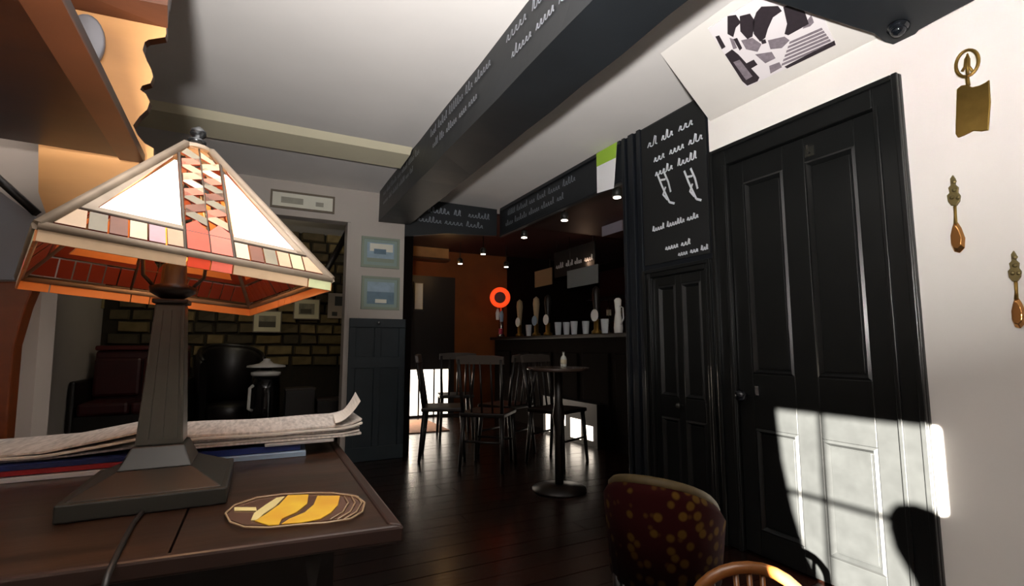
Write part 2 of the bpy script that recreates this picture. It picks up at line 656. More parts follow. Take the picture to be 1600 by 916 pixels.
# cross beam near the top right, its end on the door wall, with a round boss
apex = at_slope(1400, 45)
cb = world_empty('cross_beam', 'short slate-black beam end with round boss at top right', 'beam', apex)
pA = [at_slope(1090, -55, 0.004), at_slope(1259, 1, 0.004), at_slope(1330, 24, 0.004), at_slope(1368, 36, 0.004), at_slope(1384, 49, 0.004), at_slope(1402, 55, 0.004),
      at_slope(1422, 49, 0.004), at_slope(1438, 30, 0.004), at_slope(1491, 0, 0.004), at_slope(1640, -80, 0.004), at_slope(1500, -190, 0.004), at_slope(1150, -190, 0.004)]
MB().prism(pA, sl_n * 0.05).build('beam_body', beam_m, cb, bevel=0.004)
bc = at_slope(1406, 24, 0.055)
qm = sl_n.to_track_quat('Z', 'Y').to_matrix()
mb = MB()
mb.lathe([(0.036, 0), (0.036, 0.008), (0.028, 0.012), (0.027, 0.02), (0.018, 0.034), (0.002, 0.04)], bc, 20, 0, qm)
mb.build('boss', mat('black_gloss_boss', '#14171c', 0.12), cb)

# ------------------------------------------------------------------ fascia boards of the bar
fb = world_empty('bar_fascia', 'long black fascia board over the bar opening with chalk lines', 'fascia', (XR, 3.6, 2.1))
MB().box(XR - 0.001, XR + 0.03, 2.585, 4.549, 2.115, H - .001).build('board', beam_m, fb, bevel=0.003)
mb = MB()
mb.box(XR - 0.022, XR - 0.001, 2.585, 4.50, H - 0.03, H - .001)
mb.box(XR - 0.014, XR - 0.001, 2.585, 4.50, 2.115, 2.135)
mb.build('moulding', bluep, fb, bevel=0.004)
chalk_line(fb, chalk_dim, (XR - 0.004, 4.35, 2.30), (0, -1, 0), (0, 0, 1), 1.25, 0.06, 0.007, 11)
chalk_line(fb, chalk_dim, (XR - 0.004, 4.40, 2.20), (0, -1, 0), (0, 0, 1), 1.15, 0.06, 0.007, 12)
cf = world_empty('cross_fascia', 'black fascia board beyond the beam end with scrawled chalk', 'fascia', (1.7, YP, 2.02))
MB().prism([(1.176, YP, H - .001), (1.176, YP, 2.03), (1.6, YP, 2.10), (XR - 0.03, YP, 2.13), (XR - .03, YP, H - .001)], (0, 0.05, 0)).build('board', beam_m, cf)
mb = MB()
chalk_line(cf, chalk_dim, (1.25, YP - 0.004, 2.29), (1, 0, 0), (0, 0, 1), 0.5, 0.06, 0.009, 21)
chalk_line(cf, chalk_dim, (1.30, YP - 0.004, 2.19), (1, 0, 0), (0, 0, 1), 0.75, 0.06, 0.007, 22)
chalk_line(cf, chalk_dim, (1.82, YP - 0.004, 2.29), (1, 0, 0), (0, 0, 1), 0.3, 0.06, 0.007, 23)

# notice pinned to the fascia
nt_ = world_empty('paper_notice', 'white paper notice with green top pinned on the bar fascia', 'notice', at_x(948, 300, XR - 0.02))
c4 = [at_x(932, 240, XR - 0.024), at_x(964, 222, XR - 0.024), at_x(959, 294, XR - 0.03), at_x(933, 302, XR - 0.03)]
MB().prism(c4, (0.0015, 0, 0)).build('sheet', mat('notice_paper', '#e8e8ea', 0.7), nt_)
t4 = [c4[0], c4[1], c4[1].lerp(c4[2], .34), c4[0].lerp(c4[3], .34)]
MB().prism([p + Vector((-0.0015, 0, 0)) for p in t4], (0.001, 0, 0)).build('green_band', mat('notice_green', '#94b83a', 0.7), nt_)

# ------------------------------------------------------------------ chalkboard above the low door
cbd = world_empty('chalkboard', 'tall black chalkboard with white writing and two branching drawings', 'chalkboard', (XR - 0.01, 2.1, 1.5))
MB().box(XR - 0.012, XR - 0.0006, 1.87, 2.385, 1.50, 2.395).build('board', mat('blackboard', '#090a0c', 0.75, var=0.3, scale=6), cbd, bevel=0.002)
mb = MB()
for (px, py, ln, hh, sd) in ((1012, 232, 0.40, 0.06, 31), (1022, 254, 0.40, 0.055, 32), (1024, 276, 0.44, 0.05, 33), (1020, 362, 0.42, 0.035, 34), (1040, 391, 0.2, 0.035, 35), (1060, 400, 0.22, 0.03, 36)):
    p = at_x(px, py, XR - 0.0145)
    chalk_line(cbd, chalk, p, (0, -1, 0.02), (0, 0, 1), min(ln, p.y - 1.875), hh, 0.009, sd)
mb = MB()
for dx in (0, 42):
    for seg in (((1027, 272), (1034, 290), (1046, 316)), ((1037, 268), (1044, 284), (1048, 300)), ((1030, 282), (1040, 280)), ((1046, 316), (1054, 318)), ((1040, 292), (1036, 304), (1043, 312))):
        mb.ribbon([at_x(a + dx, b - dx * 0.12, XR - 0.0142) for a, b in seg], 0.013, (-1, 0, 0))
mb.build('chalk_drawing', chalk, cbd)

# ------------------------------------------------------------------ poster on the soffit
ps = world_empty('poster', 'black and white newspaper-style poster on the white soffit above the door', 'poster', at_slope(1205, 70))
TL, BL, BR = at_slope(1106, 44, 0.003), at_slope(1166, 136, 0.003), at_slope(1306, 69, 0.003)
TR = TL + (BR - BL)
MB().prism([TL, BL, BR, TR], -sl_n * 0.002).build('sheet', mat('poster_paper', '#e9e2e4', 0.8), ps)
ink = mat('poster_ink', '#2c2229', 0.8, var=0.3, scale=60)
ink2 = mat('poster_grey', '#8d828a', 0.8, var=0.3, scale=60)


def sp(pts, off):
    return [at_slope(x, y, off) for x, y in pts]


def uvp(u, v, off):
    return TL + (TR - TL) * u + (BL - TL) * v + sl_n * off


def blob(cx, cy, rx, ry, off, n=14, rot=0.0):
    return [uvp(cx + rx * math.cos(a) * math.cos(rot) - ry * math.sin(a) * math.sin(rot), cy + rx * math.cos(a) * math.sin(rot) + ry * math.sin(a) * math.cos(rot), off) for a in
            [2 * PI * i / n for i in range(n)]]


mb = MB()
for pts in ([(1137, 24), (1150, 22), (1158, 34), (1150, 42), (1146, 57), (1137, 52)], [(1156, 24), (1172, 20), (1180, 32), (1176, 56), (1168, 60), (1157, 48)],
            [(1182, 18), (1190, 9), (1216, 8), (1222, 16), (1208, 26), (1200, 44), (1196, 58), (1188, 64), (1178, 52), (1176, 34)],
            [(1224, 10), (1232, 6), (1252, 6), (1258, 18), (1264, 36), (1250, 44), (1232, 54), (1226, 52), (1230, 36)],
            [(1118, 56), (1124, 54), (1134, 72), (1128, 76)]):
    mb.ngon(sp(pts, 0.0042))
mb.ngon(sp([(1133, 84), (1144, 76), (1154, 84), (1187, 120), (1184, 126), (1168, 133), (1160, 126)], 0.0042))
mb.ngon(sp([(1226, 103), (1304, 62), (1306, 69), (1230, 106)], 0.0042))
mb.ngon(sp([(1146, 60), (1152, 58), (1160, 74), (1156, 78)], 0.0042))
mb.ngon(sp([(1189, 62), (1196, 60), (1198, 66), (1191, 68)], 0.0042))
mb.ngon(sp([(1166, 98), (1178, 92), (1184, 100), (1174, 106)], 0.0042))
mb.build('printed_figures', ink, ps)
mb = MB()
mb.ngon(sp([(1146, 96), (1156, 92), (1176, 118), (1166, 124)], 0.0048))
for i in range(6):
    t = i / 5
    a = (1232 - 12 * t + 2, 64 + 34 * t)
    b = (1284 + 16 * t, 42 + 22 * t)
    mb.ngon(sp([a, b, (b[0] + 2, b[1] + 3.4), (a[0] - 1, a[1] + 4)], 0.0042))
for pts in ([(1158, 62), (1176, 58), (1190, 68), (1184, 80), (1166, 76)], [(1200, 62), (1226, 56), (1234, 62), (1222, 74), (1204, 76)], [(1140, 58), (1146, 60), (1152, 74), (1146, 76)],
            [(1254, 44), (1266, 40), (1272, 34), (1268, 22), (1262, 30)], [(1180, 84), (1206, 80), (1212, 90), (1196, 98)], [(1202, 102), (1218, 96), (1222, 104), (1204, 114)]):
    mb.ngon(sp(pts, 0.0038))
mb.build('printed_text', ink2, ps)

# ------------------------------------------------------------------ brass ornaments on the white wall
def on_wall(pts, off):
    return [at_x(x, y, XR - off) for x, y in pts]


t = world_empty('brass_plaque', 'rectangular brass plaque hanging from a ring, topmost of the brass pieces', 'ornament', at_x(1520, 215, XR))
MB().prism(on_wall([(1496, 140), (1503, 134), (1512, 133), (1520, 137), (1532, 134), (1540, 130), (1547, 125), (1549, 160), (1546, 204), (1534, 206), (1522, 205), (1508, 212), (1498, 216), (1494, 210), (1495, 175)], 0.004),
           (-0.008, 0, 0)).build('plate', brass, t, bevel=0.003)
c = at_x(1511, 99, XR - 0.01)
mb = MB()
mb.tube([c + Vector((0, 0.031 * math.cos(a), 0.047 * math.sin(a))) for a in [2 * PI * i / 24 for i in range(24)]], 0.0055, 8, closed=True)
mb.tube([at_x(1511, 119, XR - 0.01), at_x(1513, 134, XR - 0.01)], 0.006, 8)
mb.build('ring', brass, t)
mb = MB()
mb.tube(on_wall([(1503, 112), (1508, 104), (1509, 92), (1511, 85), (1514, 93), (1514, 104), (1519, 111)], 0.010), 0.0045, 6)
mb.tube(on_wall([(1511, 88), (1512, 116)], 0.010), 0.005, 6)
mb.build('emblem', brass, t)


def spoon(label, ox, oy, cut=False):
    t = world_empty('brass_spoon', label, 'ornament', at_x(1497 + ox, 397 + oy, XR))
    P = lambda L, off: on_wall([(x + ox, y + oy) for x, y in L], off)
    mb = MB()
    b0 = P([(1491, 346), (1497, 347), (1503, 356), (1509, 372), (1508, 388), (1500, 396), (1491, 394), (1486, 384), (1485, 368), (1488, 354)], 0.004)
    cc = sum(b0, Vector()) / len(b0)
    mid = [cc + (p - cc) * 0.72 + Vector((-0.014, 0, 0)) for p in b0]
    mb.loft(b0, mid)
    mb.build('bowl', mat('polished_copper_brass', '#c08a52', 0.22, metal=0.9), t, smooth=False, bevel=0.002)
    mb = MB()
    mb.tube(P([(1493, 350), (1493, 338), (1492, 322)], 0.009), [0.006, 0.0045, 0.005], 8)
    mb.build('handle', brass, t)
    mb = MB()
    mb.prism(P([(1488, 322), (1483, 316), (1481, 306), (1485, 302), (1483, 294), (1487, 290), (1486, 280), (1490, 274), (1494, 280), (1494, 289), (1499, 293), (1498, 301), (1502, 306), (1501, 315), (1496, 322)], 0.004), (-0.009, 0, 0))
    for (x, y) in ((1491, 284), (1491, 297), (1487, 309), (1497, 309)):
        mb.lathe([(0.008, 0), (0.006, 0.004), (0.001, 0.006)], at_x(x + ox, y + oy, XR - 0.013), 8, 0, Matrix.Rotation(-PI / 2, 3, 'Y'))
    mb.build('crest', mat('aged_brass', '#7d6f4a', 0.4, metal=0.85), t, bevel=0.0015)


spoon('small brass spoon with ornate crest handle below the brass plaque', 0, 0)
spoon('brass crested spoon at the right edge of the picture, lowest of the brass pieces', 95, 118)

# ------------------------------------------------------------------ pictures on partition and stone wall
def picture(label, pts, y, frame_m, mat_m, art, group=None, fw=0.022, mw=0.03, cat='picture'):
    """pts: pixel corners (x0,y0,x1,y1) unprojected on the wall plane y"""
    a, b = at_y(pts[0], pts[1], y), at_y(pts[2], pts[3], y)
    x0, x1, z1, z0 = a.x, b.x, a.z, b.z
    t = world_empty('framed_picture', label, cat, ((x0 + x1) / 2, y, z0), group)
    mb = MB()
    f = 0.022
    mb.box(x0, x1, y - f, y - .001, z0, z0 + fw).box(x0, x1, y - f, y - .001, z1 - fw, z1)
    mb.box(x0, x0 + fw, y - f, y - .001, z0 + fw, z1 - fw).box(x1 - fw, x1, y - f, y - .001, z0 + fw, z1 - fw)
    mb.build('frame', frame_m, t)
    MB().box(x0 + fw, x1 - fw, y - 0.012, y - .001, z0 + fw, z1 - fw).build('mount', mat_m, t)
    x0 += fw + mw
    x1 -= fw + mw
    z0 += fw + mw
    z1 -= fw + mw
    W, Hh = x1 - x0, z1 - z0
    MB().box(x0, x1, y - 0.0135, y - 0.0122, z0, z1).build('print', art[0], t)
    for kx, (m, u0, u1, v0, v1) in enumerate(art[1:]):
        yb = y - 0.0142 - kx * 0.0006
        MB().ngon([Vector((x0 + u0 * W, yb, z0 + v0 * Hh)), Vector((x0 + u1 * W, yb, z0 + v0 * Hh)), Vector((x0 + u1 * W, yb, z0 + v1 * Hh)), Vector((x0 + u0 * W, yb, z0 + v1 * Hh))]).build('printed_patch', m, t)
    return t


skyb = mat('print_sky_blue', '#9fb6c8', 0.5, var=0.25, scale=12)
skyd = mat('print_slate_blue', '#6c8799', 0.5, var=0.25, scale=14)
sage = mat('sage_frame', '#8b9685', 0.6)
sagem = mat('sage_mount', '#8fa09a', 0.8)
offw = mat('offwhite_print', '#e3e0d2', 0.8, var=0.06, scale=14)
inkg = mat('print_grey', '#a9a596', 0.8, var=0.2, scale=20)
brownf = mat('brown_frame', '#6b5f4f', 0.5)
picture('small seascape print in sage frame, upper of two on the pillar', (565, 369, 623, 421), YP, sage, sagem, (skyb, (offw, .1, .95, .55, .95), (skyd, .25, .7, .42, .68), (sage, 0, 1, 0, .2)), mw=0.028)
picture('small seascape print in sage frame, lower of two on the pillar', (565, 431, 623, 485), YP, sage, sagem, (skyd, (skyb, 0, 1, .55, 1), (offw, .3, .72, .05, .22)), mw=0.028)
picture('wide white drawing in thin brown frame above the opening', (423, 296, 522, 335), YP, brownf, offw, (offw, (inkg, .12, .5, .2, .75), (inkg, .72, .86, .2, .6)), fw=0.016, mw=0.012)
ys_ = YS - 0.01
darkph = mat('old_photo', '#8c8672', 0.7, var=0.5, scale=14)
picture('small framed photograph on stone wall, second from the right', (396, 485, 439, 520), ys_, brownf, mat('yellowed_mount', '#d0c9ac', 0.8), (darkph, (mat('old_photo_dark', '#4a463a', 0.8), 0, 1, 0, .5)), fw=0.012, mw=0.05)
picture('small framed photograph on stone wall near the pillar, higher one', (459, 466, 499, 500), ys_, brownf, mat('yellowed_mount', '#d0c9ac', 0.8), (darkph, (mat('old_photo_dark', '#4a463a', 0.8), .1, .8, .1, .5)), fw=0.012, mw=0.05)
picture('wide yellowed picture on the stone wall at the far left', (70, 452, 163, 482), ys_, mat('ochre_frame', '#8a7a4c', 0.6), mat('ochre_mount', '#776a42', 0.8), (mat('ochre_print', '#6a5e3c', 0.8), (offw, .35, .65, .6, .85)), fw=0.02, mw=0.03)
t = world_empty('wall_switch', 'pale double switch plate at the opening edge beside the pillar', 'switch', at_y(529, 495, YS - 0.012))
a, b = at_y(513, 458, YS - .012), at_y(543, 498, YS - .012)
MB().box(a.x, b.x, YS - 0.03, YS - 0.005, b.z, a.z).build('plate', mat('switch_plate', '#a89a8c', 0.6), t, bevel=0.004)
MB().box(a.x + .08, b.x - .05, YS - 0.034, YS - 0.03, (a.z + b.z) / 2, a.z - .04).build('rocker', lampblack, t)
MB().box(a.x + .05, b.x - .13, YS - 0.034, YS - 0.03, b.z + .03, b.z + .08).build('rocker', lampblack, t)

# dark diagonal rafter in the far room
r0, r1 = at_y(505, 432, 6.3), at_y(541, 366, 6.3)
o = MB().tube([r0 + (r0 - r1) * 0.5, r1 + (r1 - r0) * 0.3], 0.05, 4).build('slanted_brace', darkwood)
tag(o, 'dark slanting timber brace high in the room behind the opening', 'timber')

# teal panelled dado below the pillar pictures
dd = world_empty('dado_panel', 'dark teal panelled cupboard front under the pillar pictures', 'panelling', (0.93, YP, 0))
MB().box(0.70, 1.19, YP - 0.03, YP - .001, 0, 1.235).build('backboard', teal, dd)
for (z0, z1) in ((0.0, 0.12), (0.80, 0.90), (1.16, 1.24)):
    MB().box(0.695, 1.195, YP - 0.045, YP - 0.03, z0, z1).build('rail', teal, dd, bevel=0.004)
for x0 in (0.695, 0.915, 1.135):
    MB().box(x0, x0 + 0.06, YP - 0.0445, YP - 0.03, 0.12, 1.16).build('stile', teal, dd, bevel=0.004)
mb = MB()
mb.lathe([(0.012, 0), (0.008, .015), (0.016, .025), (0.002, .035)], (0.945, YP - 0.045, 1.2), 10, 0, Matrix.Rotation(PI / 2, 3, 'X'))
mb.build('knob', chrome, dd)

# ------------------------------------------------------------------ room through the opening: settle, chair, lantern, table
def cushion(mb, x0, x1, y0, y1, z0, z1):
    return mb.box(x0, x1, y0, y1, z0, z1)


st = empty('settle', 'maroon high-backed settle against the stone wall', 'settle', (-1.20, 5.95, 0))
MB().box(-0.24, 0.55, 0.30, 0.42, 0.1, 0.95).build('backrest', maroon, st, bevel=0.03)
MB().box(-0.24, 0.55, 0.27, 0.43, 0.95, 1.0).build('top_rail', mat('dark_red_wood', '#4a1410', 0.35), st, bevel=0.015)
for i in range(2):
    MB().box(-0.23 + i * .39, 0.15 + i * .39, -0.20, 0.229, 0.361, 0.48).build('seat_cushion', maroon, st, bevel=0.03)
    MB().box(-0.23 + i * .39, 0.15 + i * .39, 0.23, 0.299, 0.50, 0.88).build('back_cushion', maroon, st, bevel=0.03)
MB().box(-0.24, 0.55, -0.18, 0.299, 0.1, 0.36).build('seat_box', darkwood, st)
for x0 in (-0.29, 0.551):
    MB().box(x0, x0 + 0.05, -0.22, 0.42, 0, 0.68).build('arm', darkwood, st, bevel=0.02)


def tub_chair(name, label, loc, rz, r, ztop, m, rim_m, seat_z=0.42, group=None):
    t = empty(name, label, 'armchair', loc, rz, group)
    n = 18
    mb = MB()
    pts = []
    for i in range(n + 1):
        a = math.radians(-20 + 220 * i / n)
        hz = ztop - 0.16 * abs((i - n / 2) / (n / 2)) ** 2
        pts.append((a, hz))
    ro, ri = r, r - 0.08
    V = []
    for a, hz in pts:
        V.append([mb.bm.verts.new((q * math.cos(a), q * math.sin(a), zz)) for q, zz in ((ro * .9, 0.12), (ro, hz - .03), (ro - .02, hz), (ri + .02, hz), (ri, hz - .03), (ri, 0.12))])
    for A, B in zip(V, V[1:]):
        for k in range(6):
            f = mb.bm.faces.new((A[k], A[(k + 1) % 6], B[(k + 1) % 6], B[k]))
            f.smooth = k != 5
    mb.bm.faces.new(V[0])
    mb.bm.faces.new(V[-1][::-1])
    mb.build('backrest', m, t)
    mb = MB()
    mb.tube([((r - .04) * math.cos(a), (r - .04) * math.sin(a), hz + .004) for a, hz in pts], 0.022, 8)
    mb.build('rim', rim_m, t)
    mb = MB()
    mb.lathe([(ri * .97, 0.13), (ri * .98, seat_z - .04), (ri * .9, seat_z), (0.01, seat_z + .015)], (0, 0, 0), 20)
    mb.build('seat', m, t)
    for sx in (-1, 1):
        for sy in (-1, 1):
            MB().tube([(sx * r * .58, sy * r * .58, 0.13), (sx * r * .62, sy * r * .62, 0)], [0.025, 0.015], 8).build('leg', darkwood, t)
    return t


tub_chair('tub_chair', 'black tub chair beside the maroon settle', (-0.24, 5.86, 0), 0.3, 0.33, 1.0, mat('black_leather', '#120e0e', 0.35), mat('black_leather', '#120e0e', 0.35))

# fabric armchair near the camera
def damask():
    m = bpy.data.materials.new('patterned_maroon_fabric')
    m.use_nodes = True
    nt = m.node_tree
    b = nt.nodes['Principled BSDF']
    b.inputs['Roughness'].default_value = 0.95
    b.inputs['Specular IOR Level'].default_value = 0.08
    tc = nt.nodes.new('ShaderNodeTexCoord')
    vo = nt.nodes.new('ShaderNodeTexVoronoi')
    vo.inputs['Scale'].default_value = 22
    rp = nt.nodes.new('ShaderNodeValToRGB')
    e = rp.color_ramp.elements
    e[0].position, e[0].color = 0.25, (*lin('#4a3410'), 1)
    e[1].position, e[1].color = 0.42, (*lin('#240606'), 1)
    nt.links.new(tc.outputs['Object'], vo.inputs['Vector'])
    nt.links.new(vo.outputs['Distance'], rp.inputs[0])
    nt.links.new(rp.outputs[0], b.inputs['Base Color'])
    return m


pc = at_z(1035, 752, 0.50)
tub_chair('armchair', 'maroon patterned tub armchair with golden rim in front of the black door', (pc.x + 0.095, pc.y + 0.105, 0), 2.1, 0.23, 0.50, damask(),
          mat('gold_green_piping', '#4a3a16', 0.7, var=0.4, scale=25), 0.36)

# small dark table with a black lantern
pl = at_y(412, 655, 5.15)
tt = empty('side_table', 'small dark table beyond the newspapers in the far room', 'table', (pl.x + 0.28, 5.15, 0))
TT = 0.30
MB().box(-0.45, 0.45, -0.25, 0.25, TT - 0.03, TT).build('tabletop', darkwood, tt, bevel=0.005)
for sx in (-1, 1):
    for sy in (-1, 1):
        MB().box(sx * .40 - .025, sx * .40 + .025, sy * .20 - .025, sy * .20 + .025, 0, TT - 0.0305).build('leg', darkwood, tt)
ln = empty('urn', 'tall dark urn with white lid on the low table in the far room', 'urn', (pl.x, 5.15, TT + 0.001))
blk = mat('black_glass', '#0b0b0d', 0.08)
MB().lathe([(0.125, 0), (0.13, 0.03), (0.13, 0.10), (0.125, 0.30), (0.11, 0.42)], (0, 0, 0), 18).build('body', blk, ln)
whitep = mat('white_enamel', '#e8e4de', 0.35)
MB().lathe([(0.11, 0.421), (0.125, 0.43), (0.125, 0.455), (0.07, 0.47)], (0, 0, 0), 18).build('collar', whitep, ln)
MB().lathe([(0.165, 0.50), (0.16, 0.515), (0.06, 0.535), (0.03, 0.56), (0.03, 0.575), (0.001, 0.58)], (0, 0, 0), 18).build('lid', whitep, ln)
MB().lathe([(0.05, 0.471), (0.05, 0.499)], (0, 0, 0), 12).build('neck', blk, ln)
MB().tube([(-0.10, -0.09, 0.34), (-0.125, -0.115, 0.32), (-0.128, -0.118, 0.14), (-0.10, -0.09, 0.12)], 0.014, 8).build('handle', whitep, ln)  # added pale strip, a gleam on the urn put into colour
for sx in (-1, 1):
    bx = empty('wooden_box', ('dark wooden box right of the urn on the low table', 'lower dark box at the end of the low table')[0 if sx < 0 else 1], 'box', (pl.x + (0.30 if sx < 0 else 0.58), 5.2, TT + 0.001))
    hh = 0.28 if sx < 0 else 0.17
    MB().box(-0.13, 0.13, -0.1, 0.1, 0, hh).build('body', darkwood, bx, bevel=0.006)
    MB().box(-0.135, 0.135, -0.105, 0.105, hh, hh + 0.02).build('lid', mat('dark_brown_lid', '#2d1f14', 0.4), bx, bevel=0.004)

# ------------------------------------------------------------------ table in the foreground
TZ = 0.75
tb = world_empty('pub_table', 'brown worn wooden table in the foreground carrying the lamp', 'table', (-0.45, 1.1, 0))
sX = -0.0855
ang = lambda x: 0.703 + (0.187 - x) * 0.088
def tq(x0, x1, yn0, yn1, yf):
    return [Vector((x0, yn0, 0)), Vector((x1, yn1, 0)), Vector((x1, yf, 0)), Vector((x0, yf, 0))]
E0 = 0.016
boards = ((-1.05, -0.0865), (-0.0835, 0.172))
for (a0, a1) in boards:
    q = [Vector((a0, ang(a0) + E0, TZ - 0.021)), Vector((a1, ang(a1) + E0, TZ - 0.021)), Vector((a1, 1.55, TZ - 0.021)), Vector((a0, 1.55, TZ - 0.021))]
    MB().prism(q, (0, 0, 0.021)).build('tabletop_board', tabletop_m, tb)
q = [Vector((-1.05, ang(-1.05), TZ - 0.03)), Vector((0.190, ang(0.190), TZ - 0.03)), Vector((0.172, ang(0.172) + E0, TZ - 0.03)), Vector((-1.05, ang(-1.05) + E0, TZ - 0.03))]
MB().prism([p + Vector((0, 0, 0.010)) for p in q], (0, 0, 0.023)).build('front_edge', table_edge, tb, bevel=0.004)
q = [Vector((0.190, ang(0.190) - .0, TZ - 0.03)), Vector((0.192, 1.55, TZ - 0.03)), Vector((0.172, 1.55, TZ - 0.03)), Vector((0.172, ang(0.172) + E0, TZ - 0.03))]
MB().prism([p + Vector((0, 0, 0.010)) for p in q], (0, 0, 0.023)).build('side_edge', table_edge, tb, bevel=0.004)
MB().box(-1.0, 0.12, 0.85, 0.87, TZ - 0.13, TZ - 0.03).build('apron', darkwood, tb)
MB().box(-1.0, 0.12, 1.46, 1.48, TZ - 0.13, TZ - 0.03).build('apron', darkwood, tb)
MB().box(0.10, 0.12, 0.87, 1.46, TZ - 0.13, TZ - 0.03).build('apron', darkwood, tb)
for (lx, ly) in ((0.09, 0.88), (0.09, 1.45), (-0.98, 0.88), (-0.98, 1.45)):
    MB().lathe([(0.022, 0), (0.03, 0.1), (0.022, 0.2), (0.034, 0.5), (0.03, 0.6), (0.035, 0.719)], (lx, ly, 0), 12).build('leg', darkwood, tb)

# ------------------------------------------------------------------ table lamp
LX, LY = -0.14, 1.045
lamp = world_empty('table_lamp', 'table lamp with leaded white and red glass pyramid shade on black column', 'lamp', (LX, LY, TZ))
ZB = TZ + 0.0008
mb = MB()
bw, bdp = 0.106, 0.115


def sq(hx, hy, z, cx=LX, cy=LY):
    return [Vector((cx - hx, cy - hy, z)), Vector((cx + hx, cy - hy, z)), Vector((cx + hx, cy + hy, z)), Vector((cx - hx, cy + hy, z))]


MB().loft(sq(bw, bdp, ZB), sq(bw, bdp, ZB + 0.026)).build('plinth', lampblack, lamp, bevel=0.003)
mb = MB()
mb.loft(sq(bw - .008, bdp - .008, ZB + 0.026), sq(0.05, 0.055, ZB + 0.052), caps=True)
mb.loft(sq(0.05, 0.055, ZB + 0.052), sq(0.036, 0.036, ZB + 0.085))
mb.build('stepped_base', lampblack, lamp, bevel=0.002)
mb = MB()
z0, z1 = ZB + 0.085, 1.072
colm = mat('pewter_grey_metal', '#5a5850', 0.34, var=0.25, scale=8, metal=0.3)
mb.loft(sq(0.033, 0.033, z0), sq(0.0215, 0.0215, z1))
mb.build('column', colm, lamp, bevel=0.003)
for s in (-1, 0, 1):                              # ribs on the front of the column
    m2 = MB()
    wb, wt = 0.0052, 0.0036
    m2.prism([Vector((LX + s * 0.020 - wb, LY - 0.0345, z0 + .01)), Vector((LX + s * 0.020 + wb, LY - 0.0345, z0 + .01)),
              Vector((LX + s * 0.0125 + wt, LY - 0.0235, z1 - .012)), Vector((LX + s * 0.0125 - wt, LY - 0.0235, z1 - .012))], (0, 0.004, 0))
    m2.build('column_rib', colm, lamp)
MB().loft(sq(0.026, 0.026, z1), sq(0.026, 0.026, z1 + 0.008)).build('collar', lampblack, lamp, bevel=0.002)
mb = MB()
mb.lathe([(0.014, z1 + .008), (0.034, z1 + .02), (0.036, z1 + .03), (0.02, z1 + .036), (0.018, z1 + .07)], (LX, LY, 0), 14)
mb.build('socket', mat('socket_black', '#17120f', 0.35), lamp)
mb = MB()
for s in (-1, 1):
    mb.tube([(LX + s * 0.02, LY, z1 + 0.02), (LX + s * 0.045, LY, z1 + 0.05), (LX + s * 0.05, LY, z1 + 0.12), (LX + s * 0.03, LY, z1 + 0.22), (LX, LY, z1 + .27)], 0.0035, 6)
mb.build('harp', lampblack, lamp)
mb = MB()
mb.lathe([(0.012, z1 + .07), (0.026, z1 + .095), (0.03, z1 + .115), (0.022, z1 + .138), (0.003, z1 + .15)], (LX, LY, 0), 14)
mb.build('bulb', mat('warm_bulb', '#ffb45a', 0.3, emit=2.2, ecol='#ff9838'), lamp)

cx, cy, zr, hs, ssz, yw, tx, ty = -0.137, 1.048, 1.118, 0.248, 0.386, 0.344, -0.099, 0.05
SM = Matrix.Translation((cx, cy, zr)) @ (Matrix.Rotation(ty, 4, 'Y') @ Matrix.Rotation(tx, 4, 'X') @ Matrix.Rotation(yw, 4, 'Z'))
hb, ht = ssz / 2, 0.020
amber = mat('amber_inside', '#c08050', 0.5, emit=0.05, ecol='#ff7a20')  # bulb's warm light put into the colour of the shade's inner faces
amber_d = mat('red_amber_inside', '#5a1c0c', 0.5, emit=0.03, ecol='#e04010')
white_gl = mat('lit_white_glass', '#fffaf2', 0.3, emit=1.25, ecol='#fffaf4')
lead = mat('dull_came', '#9a8a78', 0.5, metal=0.2, var=0.3, scale=30)
GL = {n: mat('glass_' + n, c, 0.35, emit=e * 0.6, ecol=c, var=0.2, scale=40) for n, c, e in
      (('salmon', '#cf7158', 0.28), ('tan', '#bfa283', 0.3), ('grey', '#857c68', 0.2), ('pink', '#c9a3ab', 0.3), ('cream', '#d8c8a8', 0.35),
       ('orange', '#e0492c', 0.5), ('coral', '#e8705c', 0.45), ('green', '#b9bd92', 0.35), ('frame', '#a08f7c', 0.2), ('brown', '#7c4b36', 0.18))}


def face_pt(k, u, v, off=0.0):
    """k-th side of the pyramid; u in metres from the centre line, v 0 rim .. 1 top"""
    hw = hb + (ht - hb) * v
    p = Vector((u, -hw, hs * v))
    nrm = Vector((0, -hs, hb - ht)).normalized()
    p = p + nrm * off
    return SM @ (Matrix.Rotation(k * PI / 2, 4, 'Z') @ p)


shade = MB()
for k in range(4):                                # hips and rims (the metal frame)
    A, B = face_pt(k, -hb, 0), face_pt(k, -ht, 1)
    shade.tube([A, B], 0.0075, 6)
    shade.tube([face_pt(k, -hb, 0), face_pt(k, hb, 0)], 0.0062, 6)
    shade.tube([face_pt(k, -ht, 1), face_pt(k, ht, 1)], 0.005, 6)
lamp_shade = shade.build('lamp_shade', lead, lamp)


def piece(k, poly, m, inner, name='glass_piece'):
    out = [face_pt(k, u, v, 0.0015) for u, v in poly]
    inn = [face_pt(k, u, v, -0.0015) for u, v in poly]
    mb = MB()
    mb.loft(inn, out, 1, True, 1, 0)
    o = mb.build(name, [m, inner], lamp_shade)
    return o


